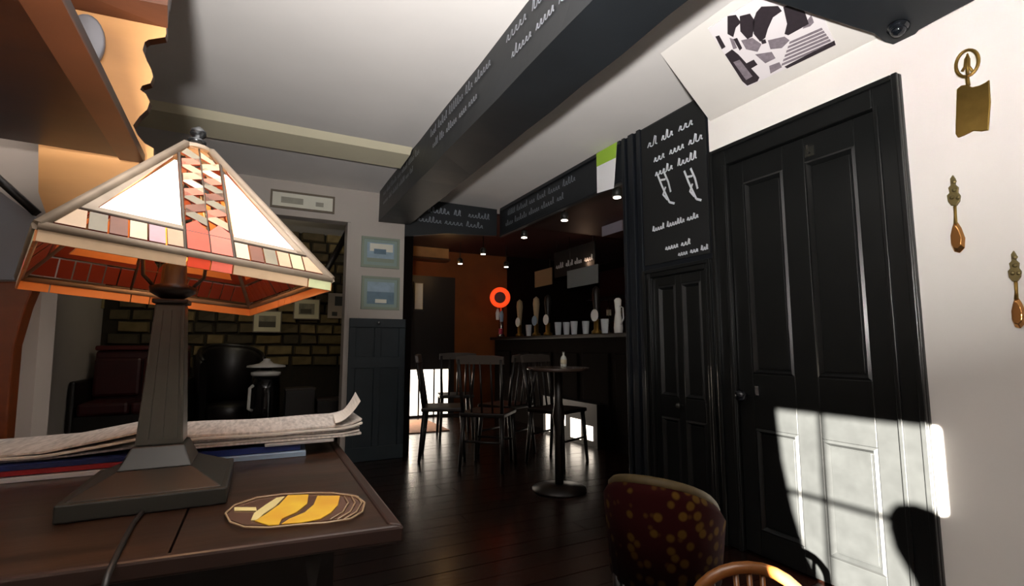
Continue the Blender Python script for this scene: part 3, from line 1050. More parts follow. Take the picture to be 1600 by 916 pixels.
came = MB()
for k in range(4):
    for v_ in (0.02, 0.17):
        hwv = hb + (ht - hb) * v_
        came.tube([face_pt(k, -hwv, v_), face_pt(k, hwv, v_)], 0.0022, 4)
    for s in (-1, 1):
        came.tube([face_pt(k, s * 0.0335, 0), face_pt(k, s * 0.0335, (hb - 0.0335) / (hb - ht))], 0.0026, 5)
    came.tube([face_pt(k, 0, 0.02), face_pt(k, 0, 1)], 0.0014, 4)
came.build('came', mat('dark_came', '#5b5046', 0.5, metal=0.2), lamp_shade)


def hwid(v):
    return hb + (ht - hb) * v - 0.007


SW = 0.031
for k in range(4):
    rg = random.Random(k)
    vb = [0.035, 0.155]
    # border row of small pieces, either side of the centre strip
    cols = ['tan', 'pink', 'cream', 'brown', 'grey', 'tan', 'green']
    for s in (-1, 1):
        e0, e1 = SW + 0.004, hwid(0.1)
        nn = 6
        for i in range(nn):
            u0 = e0 + (e1 - e0) * i / nn + 0.0012
            u1 = e0 + (e1 - e0) * (i + 1) / nn - 0.0012
            d1 = 0.0 if i < nn - 1 else -0.018
            piece(k, [(s * u0, vb[0]), (s * (u1 + (0.012 if i == nn - 1 else 0)), vb[0]), (s * (u1 + d1 * .3), vb[1]), (s * u0, vb[1])], GL[cols[(i + (2 if s > 0 else 0)) % 7]], amber_d)
        # tan glass frame round the white panel
        piece(k, [(s * (hwid(.175) - .015), .175), (s * (hwid(.175) + .003), .175), (s * (hwid(.86) + .003), .86), (s * (hwid(.80) - .004), .80)], GL['frame'], amber_d, 'glass_frame')
        piece(k, [(s * (SW + .003), .172), (s * (hwid(.172) - .002), .172), (s * (hwid(.199) - .002), .199), (s * (SW + .003), .199)], GL['frame'], amber_d, 'glass_frame')
        # white panel
        piece(k, [(s * (SW + .006), 0.20), (s * (hwid(0.20) - .016), 0.20), (s * (SW + .010), 0.78), (s * (SW + .006), 0.78)],
              white_gl, amber, 'white_glass_panel')
    # centre strip: two big petals, then a zigzag of small pieces
    def hw2(v):
        return min(SW, hwid(v))
    for s in (-1, 1):
        piece(k, [(s * 0.001, 0.035), (s * SW, 0.035), (s * SW, 0.22), (s * 0.016, 0.27), (s * 0.001, 0.2)], GL['orange' if s < 0 else 'coral'], amber_d)
    cs = ['grey', 'salmon', 'tan', 'brown', 'cream', 'salmon', 'grey', 'tan']
    rows = 9
    for i in range(rows):
        v0 = 0.24 + 0.66 * i / rows
        v1 = v0 + 0.66 / rows - 0.008
        for s in (-1, 1):
            wv0, wv1 = hw2(v0 + .06), hw2(v1 + .06)
            d = 0.055 if (i % 4 < 2) == (s > 0) else -0.0
            lo, hi = (0.0, 0.055) if i % 2 == 0 else (0.055, 0.0)
            if s > 0:
                lo, hi = hi, lo
            piece(k, [(s * 0.0012, v0 + lo), (s * (wv0 - .001), v0 + hi), (s * (wv1 - .001), v1 + hi), (s * 0.0012, v1 + lo)], GL[cs[(i * 3 + (s > 0) * 2 + k) % 8]], amber_d)
    # skirt below the rim
    for (u0, u1, m_) in ((-hb, -SW, 'tan'), (-SW, 0, 'orange'), (0, SW, 'coral'), (SW, hb * .78, 'tan'), (hb * .78, hb, 'green')):
        def skp(u, z, off):
            return SM @ (Matrix.Rotation(k * PI / 2, 4, 'Z') @ Vector((u, -hb - off, z)))
        mb = MB()
        mb.loft([skp(u0 + .001, -.001, -.0015), skp(u1 - .001, -.001, -.0015), skp(u1 - .001, -.020, -.0015), skp(u0 + .001, -.020, -.0015)],
                [skp(u0 + .001, -.001, .0015), skp(u1 - .001, -.001, .0015), skp(u1 - .001, -.020, .0015), skp(u0 + .001, -.020, .0015)], 1, True, 1, 0)
        mb.build('skirt_piece', [GL[m_], amber], lamp_shade)
# dark lead joint backing of the zigzag strips is the frame itself; cap and finial
tp = SM @ Vector((0, 0, hs))
up_s = (SM.to_3x3() @ Vector((0, 0, 1))).normalized()
qs = SM.to_3x3()
mb = MB()
mb.lathe([(0.032, -0.004), (0.030, 0.004), (0.012, 0.008), (0.008, 0.012)], tp, 14, 0, qs)
mb.build('shade_cap', lead, lamp)
mb = MB()
mb.lathe([(0.008, 0.012), (0.016, 0.016), (0.016, 0.021), (0.007, 0.026), (0.014, 0.034), (0.013, 0.042), (0.006, 0.048), (0.001, 0.052)], tp, 14, 0, qs)
mb.build('finial', mat('dark_nickel', '#4a4c4e', 0.2, metal=0.9), lamp)
pt = bpy.data.lights.new('lamp_bulb_light', 'POINT')
pt.energy = 1.8
pt.color = (1.0, 0.55, 0.22)
pt.shadow_soft_size = 0.03
po = bpy.data.objects.new('lamp_bulb_light', pt)
COL.objects.link(po)
po.location = (LX, LY, z1 + 0.175)

# lamp cord
mb = MB()
cpts = [at_z(222, 800, TZ + .0045), at_z(208, 818, TZ + .0045), at_z(196, 840, TZ + .0045), at_z(182, 868, TZ + .0045)]
e = at_z(172, 893, TZ + .0075)
cpts += [e + Vector((0.0, -0.008, 0)), e + Vector((-0.001, -0.019, -0.012)), e + Vector((-0.004, -0.021, -0.08)), e + Vector((-0.01, -0.02, -0.3))]
o = mb.tube(cpts, 0.0033, 6).build('lamp_cord', mat('cord_black', '#141210', 0.5))
tag(o, 'thin black lamp cord running over the table front edge', 'cord')

# ------------------------------------------------------------------ newspapers and magazines behind the lamp
def sheaf(name, label, cat, x0, x1, y0, y1, z0, z1, m, rot=0.0, wav=0.004, lift=None, seed=0, layers=3, group=None):
    t = empty(name, label, cat, ((x0 + x1) / 2, (y0 + y1) / 2, z0), rot, group)
    rg = random.Random(seed)
    nx = 18
    W = x1 - x0
    for L in range(layers):
        za, zb = (z1 - z0) * L / layers, (z1 - z0) * (L + 1) / layers - 0.0008
        mb = MB()
        jx, jy = rg.uniform(-.008, .008), rg.uniform(-.006, .006)
        ph = rg.uniform(0, 6)
        rows = []
        for i in range(nx + 1):
            u = i / nx
            x = -W / 2 + W * u + jx
            up = wav * (1 + math.sin(u * 9 + ph)) * (L + 0.3) / layers
            if lift:
                up += lift(u) * (L + 1) / layers
            yy0, yy1 = -(y1 - y0) / 2 + jy, (y1 - y0) / 2 + jy
            rows.append([mb.bm.verts.new(p) for p in ((x, yy0, za + up), (x, yy0, zb + up), (x, yy1, zb + up), (x, yy1, za + up))])
        for A, B in zip(rows, rows[1:]):
            for kq in range(4):
                mb.bm.faces.new((A[kq], A[(kq + 1) % 4], B[(kq + 1) % 4], B[kq]))
        mb.bm.faces.new(rows[0])
        mb.bm.faces.new(rows[-1][::-1])
        mb.build('folded_sheet', m if not isinstance(m, list) else m[L % len(m)], t)
    return t


red = mat('magazine_red', '#8e1f24', 0.35)
navy = mat('magazine_navy', '#1d2a5c', 0.3)
paleblue = mat('magazine_pale_blue', '#8fa6bd', 0.3)
greyp = mat('magazine_grey', '#aaa8a6', 0.4)
whitem = mat('magazine_white', '#c9cbd0', 0.35)
zs = TZ + 0.001
sheaf('magazine', 'white-edged magazine at the bottom left of the paper pile', 'magazine', -0.52, -0.22, 1.24, 1.50, zs, zs + 0.009, whitem, 0.0, 0.0, seed=1, layers=1, group=None)
sheaf('magazine', 'pale blue magazine under the newspapers, right of the lamp', 'magazine', -0.10, 0.105, 1.24, 1.50, zs, zs + 0.010, paleblue, -0.05, 0.0, seed=2, layers=1)
sheaf('magazine', 'red magazine under the newspapers, left of the lamp', 'magazine', -0.56, -0.215, 1.25, 1.50, zs + 0.0105, zs + 0.030, [red, navy], 0.0, 0.0, seed=3, layers=2)
sheaf('magazine', 'navy blue magazine on the pale blue one, right of the lamp', 'magazine', -0.14, 0.10, 1.265, 1.50, zs + 0.0108, zs + 0.024, navy, 0.0, 0.0, seed=4, layers=1)
sheaf('magazine', 'thin grey leaflet between navy magazine and newspapers', 'leaflet', 0.02, 0.165, 1.252, 1.48, zs + 0.0245, zs + 0.030, greyp, 0.0, 0.0, seed=5, layers=1)
np_l = mat('newsprint_pale', '#cfc8c2', 0.85, col2='#9f9994', scale=24, stretch=(6, 1, 1))
sheaf('newspaper', 'untidy pile of folded newspapers left of the lamp column', 'newspaper', -0.60, -0.205, 1.27, 1.50, zs + 0.031, zs + 0.045, [np_l, paper], 0.0, 0.002, seed=6, layers=3,
      lift=lambda u: 0.030 * max(0, (u - 0.62) / 0.38) ** 1.0)
sheaf('newspaper', 'thick pile of folded newspapers right of the lamp column', 'newspaper', -0.165, 0.235, 1.27, 1.50, zs + 0.031, zs + 0.056, [np_l, paper, np_l, paper], 0.0, 0.0018, seed=7, layers=5,
      lift=lambda u: 0.014 * max(0, (u - 0.86) / 0.14) ** 2)
# curled newspaper corner
mb = MB()
pr_ = None
for i in range(12):
    a = i / 11
    c0 = Vector((0.17 + 0.06 * a, 1.262 + 0.02 * a, zs + 0.064 + 0.046 * a * a))
    c1 = Vector((0.185 + 0.055 * a, 1.42, zs + 0.063 + 0.058 * a * a))
    cur = [mb.bm.verts.new(c0), mb.bm.verts.new(c1), mb.bm.verts.new(c1 + Vector((0.001, 0, 0.0018))), mb.bm.verts.new(c0 + Vector((0.001, 0, 0.0018)))]
    if pr_:
        for kq in range(4):
            mb.bm.faces.new((pr_[kq], pr_[(kq + 1) % 4], cur[(kq + 1) % 4], cur[kq]))
    else:
        mb.bm.faces.new(cur)
    pr_ = cur
mb.bm.faces.new(pr_[::-1])
o = mb.build('newspaper', paper)
tag(o, 'loose newspaper sheet with curled corner on top of the right-hand pile', 'newspaper')

# ------------------------------------------------------------------ yellow banded dish on the table
yd = world_empty('oval_dish', 'oval clear-rimmed dish with yellow curved bands at the table corner', 'dish', at_z(465, 800, TZ))
zt = TZ + 0.002
gold = mat('yellow_print', '#e0bd3a', 0.45, col2='#cf9a2e', scale=18)
palegold = mat('pale_yellow_print', '#d8c98a', 0.5)
clearb = mat('brown_glaze', '#5c4236', 0.18)
rimm = mat('pale_rim', '#9c8466', 0.3)
outl = [(352, 803), (366, 790), (402, 778), (440, 773), (480, 771), (520, 771), (556, 776), (570, 786), (566, 800), (548, 811), (512, 817), (470, 820), (420, 825), (382, 824), (360, 816)]
P = [at_z(x, y, zt - .0012) for x, y in outl]
MB().prism(P, (0, 0, 0.003)).build('base', clearb, yd)
mb = MB()
mb.tube([at_z(x, y, zt + .003) for x, y in outl], 0.0016, 6, closed=True)
mb.build('rim', rimm, yd)


def band(pts_l, pts_r, m, nm='band'):
    pp = [at_z(x, y, zt + 0.0022) for x, y in pts_l] + [at_z(x, y, zt + 0.0022) for x, y in reversed(pts_r)]
    mb = MB()
    mb.prism(pp, (0, 0, 0.0012))
    return mb.build(nm, m, yd)


band([(450, 775), (436, 790), (415, 805), (398, 815), (420, 822)], [(482, 774), (480, 788), (464, 801), (440, 812), (436, 821)], gold)
band([(496, 776), (490, 790), (476, 802), (452, 812), (440, 820)], [(531, 776), (528, 790), (517, 802), (500, 812), (470, 818)], gold)
band([(432, 779), (415, 790), (397, 803), (392, 814)], [(445, 777), (430, 792), (412, 804), (402, 814)], palegold)
band([(366, 794), (366, 799)], [(400, 794), (401, 799)], palegold)
for xx in (540, 551, 561):
    mb = MB()
    mb.tube([at_z(xx - 2, 776, zt + .003), at_z(xx + 4, 786, zt + .003), at_z(xx - 4, 800, zt + .003), at_z(xx - 24, 812, zt + .003)], 0.0013, 5)
    mb.build('ridge', rimm, yd)

# ------------------------------------------------------------------ carved wooden canopy at the upper left
cw = world_empty('carved_bracket', 'carved oak canopy bracket with face-like profile at upper left', 'bracket', (-0.45, 1.66, 1.25))
YB = 1.66
prof = [(60, -60), (268, -60), (266, -10), (263, 10), (258, 18), (260, 52), (258, 58), (232, 62), (226, 66), (223, 78), (229, 94), (236, 108), (239, 120), (235, 130), (222, 134), (219, 140), (228, 147), (234, 159), (230, 171), (218, 182), (208, 196),
        (214, 210), (226, 224), (240, 232), (240, 250), (218, 252), (205, 330), (205, 400), (95, 400), (60, 300)]
mb = MB()
mb.prism([at_y(x, y, YB) for x, y in prof], (0, 0.03, 0), 1, 0, 1)
mb.build('profile_panel', [paleoak, darkoak], cw)  # sides darker than the face: their shade is put into the colour
# cornice board over the profile
c0, c1 = at_y(105, 12, YB - 0.001), at_y(262, 44, YB - 0.001)
mb = MB()
mb.prism([Vector((c0.x, YB - 0.001, c0.z)), Vector((c1.x, YB - 0.001, c1.z - .0)), Vector((c1.x + 0.004, YB - 0.05, c1.z + 0.04)), Vector((c0.x, YB - 0.05, c0.z + 0.03))], (0, 0, 0.2))
mb.build('cornice', oak, cw)
# canopy soffit in front
ZH = 1.505
fr, nr = at_z(226, 252, ZH), at_z(100, 0, ZH)
dirn = (nr - fr).normalized()
near = fr + dirn * 0.95
fl_ = at_z(88, 230, ZH)
flx = fr + (fl_ - fr).normalized() * 0.95
mb = MB()
q = [near, fr, flx, near + (flx - fr)]
mb.prism(q, (0, 0, 0.018))
mb.build('canopy_board', darkoak, cw)
mb = MB()
q = [near, fr, fr + Vector((-0.055, 0, 0)), near + Vector((-0.055, 0, 0))]
mb.prism([p + Vector((0, 0, -0.006)) for p in q], (0, 0, 0.006))
mb.build('edge_sheen_strip', oak, cw)  # paler strip: varnish reflection along the canopy edge put into colour
# grey metal disc set in the panel
dc = at_y(134, 66, YB - 0.004)
mb = MB()
mb.lathe([(0.078, 0), (0.078, 0.006), (0.07, 0.01), (0.002, 0.011)], dc, 24, 0, Matrix.Scale(0.55, 3, (1, 0, 0)) @ Matrix.Rotation(PI / 2, 3, 'X'))
mb.build('metal_disc', mat('dull_grey_metal', '#7f7f86', 0.45, metal=0.3), cw)

# plaster bulkhead, wooden post and leaning pane at the left edge
bk = MB()
q = [at_y(-140, 120, 1.80), at_y(60, 120, 1.80), at_y(92, 250, 1.80), at_y(80, 345, 1.80), at_y(66, 450, 1.80), at_y(46, 700, 1.80), Vector((at_y(46, 700, 1.80).x, 1.80, 0)), Vector((-1.499, 1.80, 0)), Vector((-1.499, 1.80, 1.7))]
bk.prism(q, (0, 0.12, 0))
o = struct(bk.build('trim_7', mat('beige_plaster', '#b3a79d', 0.85, var=0.06, scale=4)))
tag(o, 'beige plastered nib beside the carved bracket')
t = world_empty('leaning_frame', 'dark-framed blue-grey pane leaning at the left edge', 'frame', at_y(20, 440, 1.74))
q = [at_y(-120, 190, 1.74), at_y(-2, 298, 1.74), at_y(54, 338, 1.74), at_y(50, 400, 1.74), at_y(42, 437, 1.74), at_y(-120, 437, 1.74)]
MB().prism(q, (0, 0.012, 0)).build('pane', mat('blue_grey_panel', '#8f9199', 0.4), t)
mb = MB()
mb.tube([at_y(-120, 172, 1.728), at_y(0, 282, 1.728), at_y(58, 334, 1.728)], 0.012, 4)
mb.build('frame_bar', darkwood, t)
t = world_empty('wooden_post', 'reddish-brown varnished wooden post at the left edge', 'post', (at_y(20, 600, 1.6).x, 1.6, 0))
q0_, q1_ = at_y(57, 440, 1.6), at_y(8, 700, 1.6)
MB().prism([at_y(-160, 440, 1.6), q0_, at_y(40, 480, 1.6), at_y(22, 540, 1.6), q1_, Vector((q1_.x, 1.6, 0)), Vector((q1_.x - 0.3, 1.6, 0))], (0, 0.05, 0)).build('shaped_side', mat('red_brown_varnish', '#6e3314', 0.3, var=0.35, scale=5, stretch=(1, 1, 5)), t, bevel=0.004)

# ------------------------------------------------------------------ bar: counter, pumps, bottles, shelves, spots
BXF = 3.10
bc_ = world_empty('bar_counter', 'long dark wooden bar counter under the fascia', 'counter', (BXF, 4.9, 0))
MB().box(BXF - 0.06, BXF + 0.55, 3.3, 6.7, 1.08, 1.12).build('countertop', darkwood, bc_, bevel=0.008)
MB().box(BXF, BXF + 0.45, 3.35, 6.65, 0.0, 1.08).build('front', barbrown, bc_)
for i in range(6):
    MB().box(BXF - 0.02, BXF - 0.0005, 3.42 + i * .54, 3.86 + i * .54, 0.16, 0.92).build('front_panel', barbrown, bc_, bevel=0.01)

# added box with glowing panes, standing in for bright glimpses by the counter foot
f0, f1 = at_x(852, 684, 2.98), at_x(928, 690, 2.98)
ck = world_empty('bottle_cooler', 'added dark box with glowing panes low in front of the bar', 'cooler', (2.9, 4.5, 0))
ya, yb = sorted((f0.y, f1.y))
MB().box(2.985, 3.075, ya - 0.05, yb + 0.05, 0.0, 0.42).build('cabinet', darkwood, ck)
nn = 4
for i, (c0_, c1_, t0_, t1_) in enumerate(((.02, .16, .06, .20), (.24, .44, .04, .24), (.55, .78, .14, .27), (.86, .98, .03, .25))):
    MB().box(2.978, 2.9845, ya + (yb - ya) * c0_, ya + (yb - ya) * c1_, t0_, t1_).build('lit_pane', skyglass, ck)

# spotlights
for i, (x, y) in enumerate(((2.323, 2.84), (2.346, 3.591), (2.362, 4.368), (2.36, 5.406), (2.366, 6.193), (3.041, 6.155))):
    nm = ('nearest, beside the blue-black post', 'second from the right', 'third from the right', 'fourth from the right', 'leftmost and farthest', 'set apart deeper in the bar')[i]
    s_ = empty('spotlight', 'small bright bar spotlight, ' + nm, 'spotlight', (x, y, 2.1), 0, 'bar spotlights')
    MB().lathe([(0.034, 0.0), (0.036, 0.06), (0.02, 0.075)], (0, 0, 0), 12).build('housing', lampblack, s_)
    MB().lathe([(0.029, -0.006), (0.024, -0.0005)], (0, 0, 0), 12).build('lens', lit, s_)
    MB().lathe([(0.006, 0.075), (0.006, 0.199 if y < 4.68 else 0.291)], (0, 0, 0), 8).build('stem', lampblack, s_)
for (x, y, e_, c_) in ((2.2, 6.2, 1.8, (1, .55, .2)), (3.6, 5.0, 2.0, (1, .62, .4)), (3.3, 3.6, 1.2, (1, .75, .55))):
    pl_ = bpy.data.lights.new('bar_glow', 'POINT')
    pl_.energy = e_
    pl_.color = c_
    pl_.shadow_soft_size = 0.05
    o = bpy.data.objects.new('bar_glow', pl_)
    COL.objects.link(o)
    o.location = (x, y, 2.02)

# back shelves with bottles
o = MB().box(5.14, 5.195, 3.2, 6.8, 0, 2.25).build('back_panel', barred)
tag(o, 'dark red panelling on the wall behind the bar', 'panelling')
for zz, txt in ((1.05, 'lower'), (1.42, 'middle'), (1.78, 'empty top')):
    o = MB().box(4.85, 5.139, 3.2, 6.8, zz - 0.03, zz - 0.001).build('wall_shelf', darkwood)
    tag(o, '%s dark shelf on the wall behind the bar' % txt, 'shelf')


def bottle(m, label, loc, h, r, cap_m, group):
    b = empty('bottle', label, 'bottle', loc, 0, group)
    MB().lathe([(r * .95, 0), (r, 0.01), (r, h * .55), (r * .8, h * .66), (r * .33, h * .76), (r * .33, h * .94)], (0, 0, 0), 12).build('glass', m, b)
    MB().lathe([(r * .4, h * .94), (r * .4, h)], (0, 0, 0), 10).build('cap', cap_m, b)
    MB().lathe([(r * 1.02, h * .18), (r * 1.02, h * .48)], (0, 0, 0), 12).build('paper_label', mat('bottle_label', '#b9ad92', 0.7), b)
    return b


ORD = ('first', 'second', 'third', 'fourth', 'fifth', 'sixth', 'seventh', 'eighth', 'ninth', 'tenth', 'eleventh', 'twelfth', 'thirteenth', 'fourteenth')
bcols = [mat('bottle_' + n, c, 0.1) for n, c in (('amber', '#6a3512'), ('green', '#1d3a1c'), ('clear', '#b8b8b0'), ('brown', '#2e170c'))]
for zz, txt in ((1.05, 'lower'), (1.42, 'middle')):
    for i in range(12):
        bottle(bcols[(i * 3 + int(zz * 10)) % 4], '%s spirit bottle, %s from the right on the %s shelf behind the bar' % (('amber', 'green', 'clear', 'brown')[(i * 3 + int(zz * 10)) % 4], ORD[i], txt), (4.98, 3.5 + i * 0.26, zz), 0.28 + 0.02 * (i % 3), 0.038, lampblack, 'bottles on the %s back shelf' % txt)

# items standing on the counter
CT = 1.121


def pump(px, label, m, clip, h=0.40):
    p = at_x(px, 500, BXF + 0.12)
    t = empty('beer_pump', label, 'beer pump', (p.x, p.y, CT))
    MB().lathe([(0.055, 0), (0.055, 0.03), (0.03, 0.05), (0.03, 0.16)], (0, 0, 0), 12).build('base', brass, t)
    MB().lathe([(0.02, 0.16), (0.026, 0.22), (0.044, h - .10), (0.036, h - .03), (0.002, h)], (0, 0, 0), 12).build('handle', m, t)
    MB().lathe([(0.062, 0), (0.067, 0.006), (0.06, 0.012)], (-0.035, -0.02, 0.2), 14, 0, Matrix.Rotation(-PI / 2, 3, 'Y')).build('pump_clip', clip, t)
    return t


ivory = mat('ivory_handle', '#b59e78', 0.4)
for px, m, cl, lb in ((812, ivory, whitep, 'tall beer pump with tan handle, leftmost on the bar'), (838, ivory, paleblue, 'tall beer pump with tan handle, second from left'), (856, darkwood, whitep, 'dark-handled beer pump, third from left'),
                      (932, darkwood, whitep, 'dark-handled beer pump near the right end of the bar')):
    pump(px, lb, m, cl, 0.52)
# glowing orange round badge on a font
p = at_x(783, 500, BXF + 0.06)
ft = empty('beer_font', 'chrome beer font with round orange glowing badge, far end of bar', 'beer font', (p.x, p.y, CT))
MB().lathe([(0.06, 0), (0.06, 0.02), (0.035, 0.04), (0.035, 0.46)], (0, 0, 0), 14).build('column', chrome, ft)
mb = MB()
mb.lathe([(0.15, 0), (0.15, 0.03), (0.10, 0.035), (0.09, 0.02)], (-0.03, -0.03, 0.58), 24, 0, Matrix.Rotation(-2.2, 3, 'Z') @ Matrix.Rotation(PI / 2, 3, 'Y'))
mb.build('badge', mat('orange_glow', '#e84a20', 0.4, emit=0.9, ecol='#ff4a1a'), ft)
MB().lathe([(0.085, 0.02), (0.08, 0.026)], (-0.03, -0.03, 0.58), 18, 0, Matrix.Rotation(-2.2, 3, 'Z') @ Matrix.Rotation(PI / 2, 3, 'Y')).build('badge_centre', mat('dark_red_centre', '#5a100a', 0.4), ft)
MB().lathe([(0.022, 0.0), (0.03, 0.1), (0.012, 0.16)], (-0.09, -0.07, 0.25), 12).build('tap_handle', whitep, ft)
MB().lathe([(0.022, 0.0), (0.03, 0.1), (0.012, 0.16)], (-0.07, -0.16, 0.22), 12).build('tap_handle', paleblue, ft)
MB().lathe([(0.03, 0.0), (0.03, 0.08)], (-0.09, -0.17, 0.04), 12).build('drip_cup', mat('magenta_plastic', '#b03048', 0.4), ft)

clear = mat('beer_glass', '#c8ccd0', 0.05, spec=0.6)
for i, px in enumerate((826, 872, 885, 897, 915, 945)):
    p = at_x(px, 505, BXF + (0.06, 0.02, 0.1, 0.05, 0.14, 0.06)[i])
    g = empty('glass', ('pint glass between the two tan pumps on the bar', 'pint glass right of the dark pump on the bar', 'second pint glass right of the dark pump on the bar', 'third pint glass right of the dark pump on the bar', 'pint glass left of the right-hand dark pump', 'pint glass right of the right-hand dark pump')[i], 'glass', (p.x, p.y, CT))
    MB().lathe([(0.030, 0), (0.032, 0.01), (0.042, 0.15), (0.039, 0.15), (0.029, 0.015)], (0, 0, 0), 14).build('tumbler', clear, g)
    MB().lathe([(0.028, 0.016), (0.034, 0.09 + 0.01 * (i % 3))], (0, 0, 0), 12).build('drink', bcols[0], g)
p = at_x(966, 505, BXF + 0.0)
t = empty('water_jug', 'tall white jug at the right end of the bar beside the post', 'jug', (p.x, p.y, CT))
MB().lathe([(0.04, 0), (0.045, 0.05), (0.035, 0.15), (0.026, 0.2), (0.032, 0.27), (0.036, 0.32), (0.02, 0.34)], (0, 0, 0), 16).build('body', mat('white_china', '#e6e2da', 0.25), t)
MB().tube([(0.0, -0.03, 0.26), (0, -0.075, 0.24), (0, -0.08, 0.14), (0, -0.04, 0.08)], 0.007, 6).build('handle', whitep, t)

# hanging signs behind the bar
def sign(label, px, x, board_m, ink_m, seed, rows=1):
    a, b = at_x(px[0], px[1], x), at_x(px[2], px[3], x)
    t = world_empty('bar_sign', label, 'sign', at_x((px[0] + px[2]) / 2, px[3], x))
    y0, y1, z0, z1 = min(a.y, b.y), max(a.y, b.y), min(a.z, b.z), max(a.z, b.z)
    MB().box(x, x + 0.012, y0, y1, z0, z1).build('board', board_m, t)
    if ink_m:
        mb = MB()
        scribble(mb, (x - 0.003, y1 - .05, z0 + (z1 - z0) * .35), (0, -1, -0.0), (0, 0, 1), (y1 - y0) - .08, 0.075, 0.02, seed)
        mb.build('lettering', ink_m, t)
    for yy in (y0 + .06, y1 - .06):
        MB().tube([(x + .006, yy, z1 - .002), (x + .006, yy, 2.299 if yy < 4.68 else 2.391)], 0.005, 6).build('rod', darkwood, t)
    return t


sign('black sign with white lettering above the bar pumps', (866, 396, 930, 420), 3.6, mat('blackboard', '#0d0e10', 0.75), chalk, 41)
sign('grey slate sign under the lettered sign above the bar', (886, 424, 934, 442), 3.5, mat('grey_board', '#7a7f80', 0.7), None, 0)
sign('cream sign plate above the tan pumps', (824, 428, 862, 444), 3.9, mat('cream_board', '#a88c66', 0.7), None, 0)
sign('pale grey plate hanging near the blue-black post', (940, 340, 972, 360), 3.3, mat('pale_plate', '#8a8490', 0.6), None, 0)

# picture and sconce on the far ochre wall
picture('tall pale picture on the ochre far wall beyond the beam', (646, 440, 662, 486), YF - 0.0305, darkwood, mat('yellowed_mount', '#d0c9ac', 0.8), (offw,), fw=0.02, mw=0.01)
a, b = at_y(636, 374, YF), at_y(694, 408, YF)
t = world_empty('wall_cabinet', 'tan wooden pelmet box on the far wall beyond the pillar', 'cabinet', ((a.x + b.x) / 2, YF, b.z))
MB().box(a.x, b.x, YF - 0.2, YF - .001, b.z, min(a.z, 2.39)).build('body', mat('tan_wood', '#a57a4a', 0.5, var=0.3, scale=6), t)
MB().box(a.x - .02, b.x + .02, YF - 0.22, YF - .001, b.z - 0.03, b.z - .0005).build('lip', darkoak, t)
p = at_y(638, 389, 7.0)
t = empty('wall_lamp', 'tiny glowing bulb lamp beside the pillar at far end', 'lamp', p)
MB().lathe([(0.01, -0.02), (0.022, 0.0), (0.01, 0.025)], (0, 0, 0), 10).build('bulb', mat('warm_glow', '#ffd08a', 0.4, emit=5, ecol='#ffc070'), t)
MB().tube([(0, 0, -0.02), (0, 0.2, -0.05), (0, 0.399, 0.0)], 0.008, 6).build('arm', brass, t)

# tall table and chairs in front of the bar
p = at_z(872, 574, 0.845)
tt = empty('poseur_table', 'tall round dark table in front of the bar', 'table', (p.x, p.y, 0))
MB().lathe([(0.215, 0.82), (0.225, 0.83), (0.225, 0.842), (0.215, 0.845)], (0, 0, 0), 28).build('tabletop', mat('waxed_tabletop', '#3a2c26', 0.25, var=0.2, scale=6), tt)
MB().lathe([(0.03, 0.03), (0.03, 0.4), (0.045, 0.5), (0.03, 0.6), (0.03, 0.82)], (0, 0, 0), 12).build('pedestal', darkwood, tt)
MB().lathe([(0.19, 0), (0.19, 0.012), (0.04, 0.04)], (0, 0, 0), 20).build('foot', darkwood, tt)
bottle(bcols[2], 'small clear bottle standing on the tall round table', (p.x + 0.06, p.y + 0.02, 0.846), 0.11, 0.022, lampblack, None)


def pub_chair(label, loc, rz, top=0.92, sz=0.46, group='pub chairs before the bar'):
    t = empty('pub_chair', label, 'chair', loc, rz, group)
    m = darkwood
    MB().box(-0.19, 0.19, -0.19, 0.19, sz - 0.035, sz).build('seat', m, t, bevel=0.01)
    for sx in (-1, 1):
        MB().tube([(sx * .16, -.16, sz - .036), (sx * .18, -.19, 0)], [0.02, 0.014], 8).build('leg', m, t)
        MB().tube([(sx * .16, .16, sz - .036), (sx * .18, .2, 0)], [0.02, 0.014], 8).build('leg', m, t)
        MB().tube([(sx * .165, .17, sz), (sx * .175, .2, sz + .2), (sx * .18, .24, top - .03)], [0.016, 0.014, 0.014], 8).build('back_post', m, t)
    for x in (-.09, 0, .09):
        MB().tube([(x, .175, sz), (x, .235, top - .05)], 0.009, 6).build('spindle', m, t)
    MB().prism([(-0.2, 0.215, top - .07), (0.2, 0.215, top - .07), (0.2, 0.225, top - .01), (0.1, 0.225, top), (-.1, .225, top), (-.2, .225, top - .01)], (0, 0.025, 0)).build('crest_rail', mat('greyed_wood', '#4a423c', 0.3), t)
    MB().tube([(-.17, -.175, sz * .45), (.17, -.175, sz * .45)], 0.01, 6).build('stretcher', m, t)
    MB().tube([(-.17, .18, sz * .5), (.17, .18, sz * .5)], 0.01, 6).build('stretcher', m, t)
    return t


ch = [pub_chair('dark spindle chair nearest the tall round table', (1.74, 3.85, 0), 2.4)]
for (x, y, rz, lb) in ((1.52, 4.35, 1.2, 'dark spindle chair nearest the bright far door'), (2.10, 4.25, -2.7, 'dark spindle chair in the middle of the row before the bar'),
                       (2.35, 3.75, 0.4, 'dark spindle chair right behind the tall round table'), (2.0, 5.35, 2.9, 'dark spindle chair farthest back before the bar')):
    c = copy_tree(ch[0])
    c.location = (x, y, 0)
    c.rotation_euler = (0, 0, rz)
    c['label'] = lb

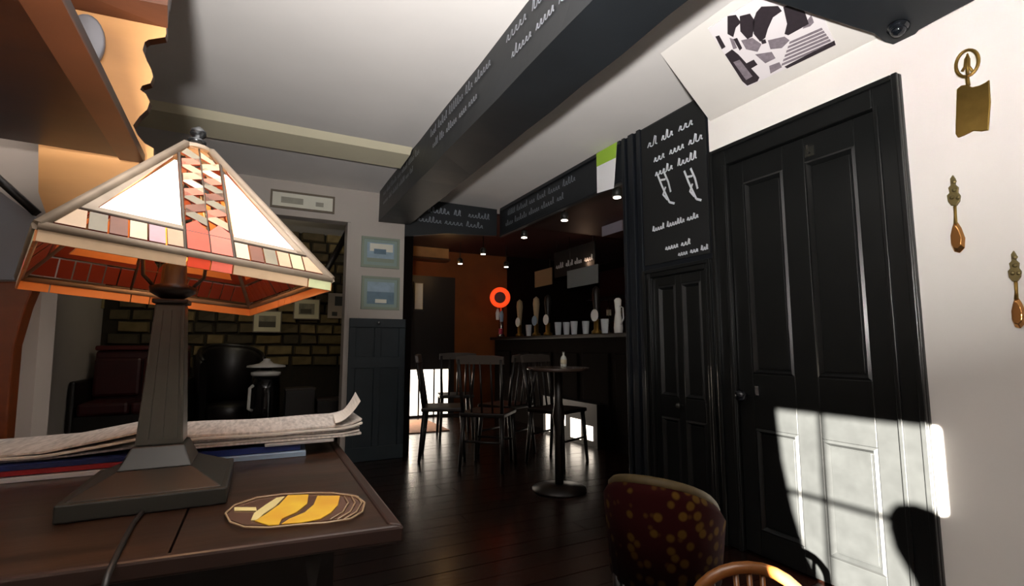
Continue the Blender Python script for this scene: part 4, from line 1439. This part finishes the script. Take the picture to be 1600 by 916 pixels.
# wooden bow-back chair at the bottom right, only the top of its bow in view
p = at_z(1172, 893, 0.45)
wc = empty('wooden_chair', 'brown wooden bow-back chair at the bottom edge before the door', 'chair', (p.x - 0.065, p.y - 0.115, 0), -0.55)
chairm = mat('chair_varnish', '#7a4a20', 0.3, var=0.3, scale=6)
arc = [Vector((-0.135, 0.13, 0.30))]
for i in range(15):
    a = math.radians(180 - 180 * i / 14)
    arc.append(Vector((0.145 * math.cos(a), 0.155, 0.325 + 0.125 * math.sin(a))))
arc.append(Vector((0.135, 0.13, 0.25)))
MB().tube(arc, 0.015, 8).build('bow', chairm, wc)
for i in (5, 7, 8, 9, 11):
    MB().tube([arc[i] + Vector((0, 0, -.006)), Vector((arc[i].x * .85, 0.13, 0.25))], 0.007, 8).build('spindle', chairm, wc)
MB().lathe([(0.17, 0.22), (0.18, 0.235), (0.17, 0.25)], (0, 0, 0), 20).build('seat', chairm, wc)
for sx in (-1, 1):
    for sy in (-1, 1):
        MB().tube([(sx * .11, sy * .11, 0.221), (sx * .14, sy * .14, 0)], [0.018, 0.012], 8).build('leg', chairm, wc)

# ------------------------------------------------------------------ unseen panel and curtain at the window, added to shape the sun patch
def wy(y, z):
    return Vector((XL + 0.03, y - SUN_SHIFT[1] * (XR - XL - 0.03) / 3.67, z - SUN_SHIFT[2] * (XR - XL - 0.03) / 3.67))


pts = [(0.80, 0.405), (0.95, 0.408), (1.02, 0.418), (1.075, 0.405), (1.10, 0.37), (1.105, 0.31), (1.09, 0.24), (1.04, 0.15), (1.0, 0.05), (0.99, -0.06), (0.80, -0.06)]
block_panel = MB().prism([wy(a, b) for a, b in pts], (0.02, 0, 0)).build('sun_block_panel', darkwood)
tag(block_panel, 'unseen round-cornered panel blocking sun at the window behind the viewer', 'sun blocker')
pts = [(1.70, 0.80), (1.553, 0.80), (1.546, 0.71), (1.530, 0.48), (1.49, 0.26), (1.437, 0.09), (1.374, -0.01), (1.36, -0.06), (1.70, -0.06)]
cc_ = MB().prism([wy(a, b) for a, b in pts], (0.012, 0, 0)).build('sun_block_flap', mat('sun_block_cloth', '#6b2a22', 0.9))
tag(cc_, 'unseen added dark red curtain at the window behind the viewer', 'sun_block_flap')

for o in bpy.data.objects:
    if '_w' in o:
        del o['_w']
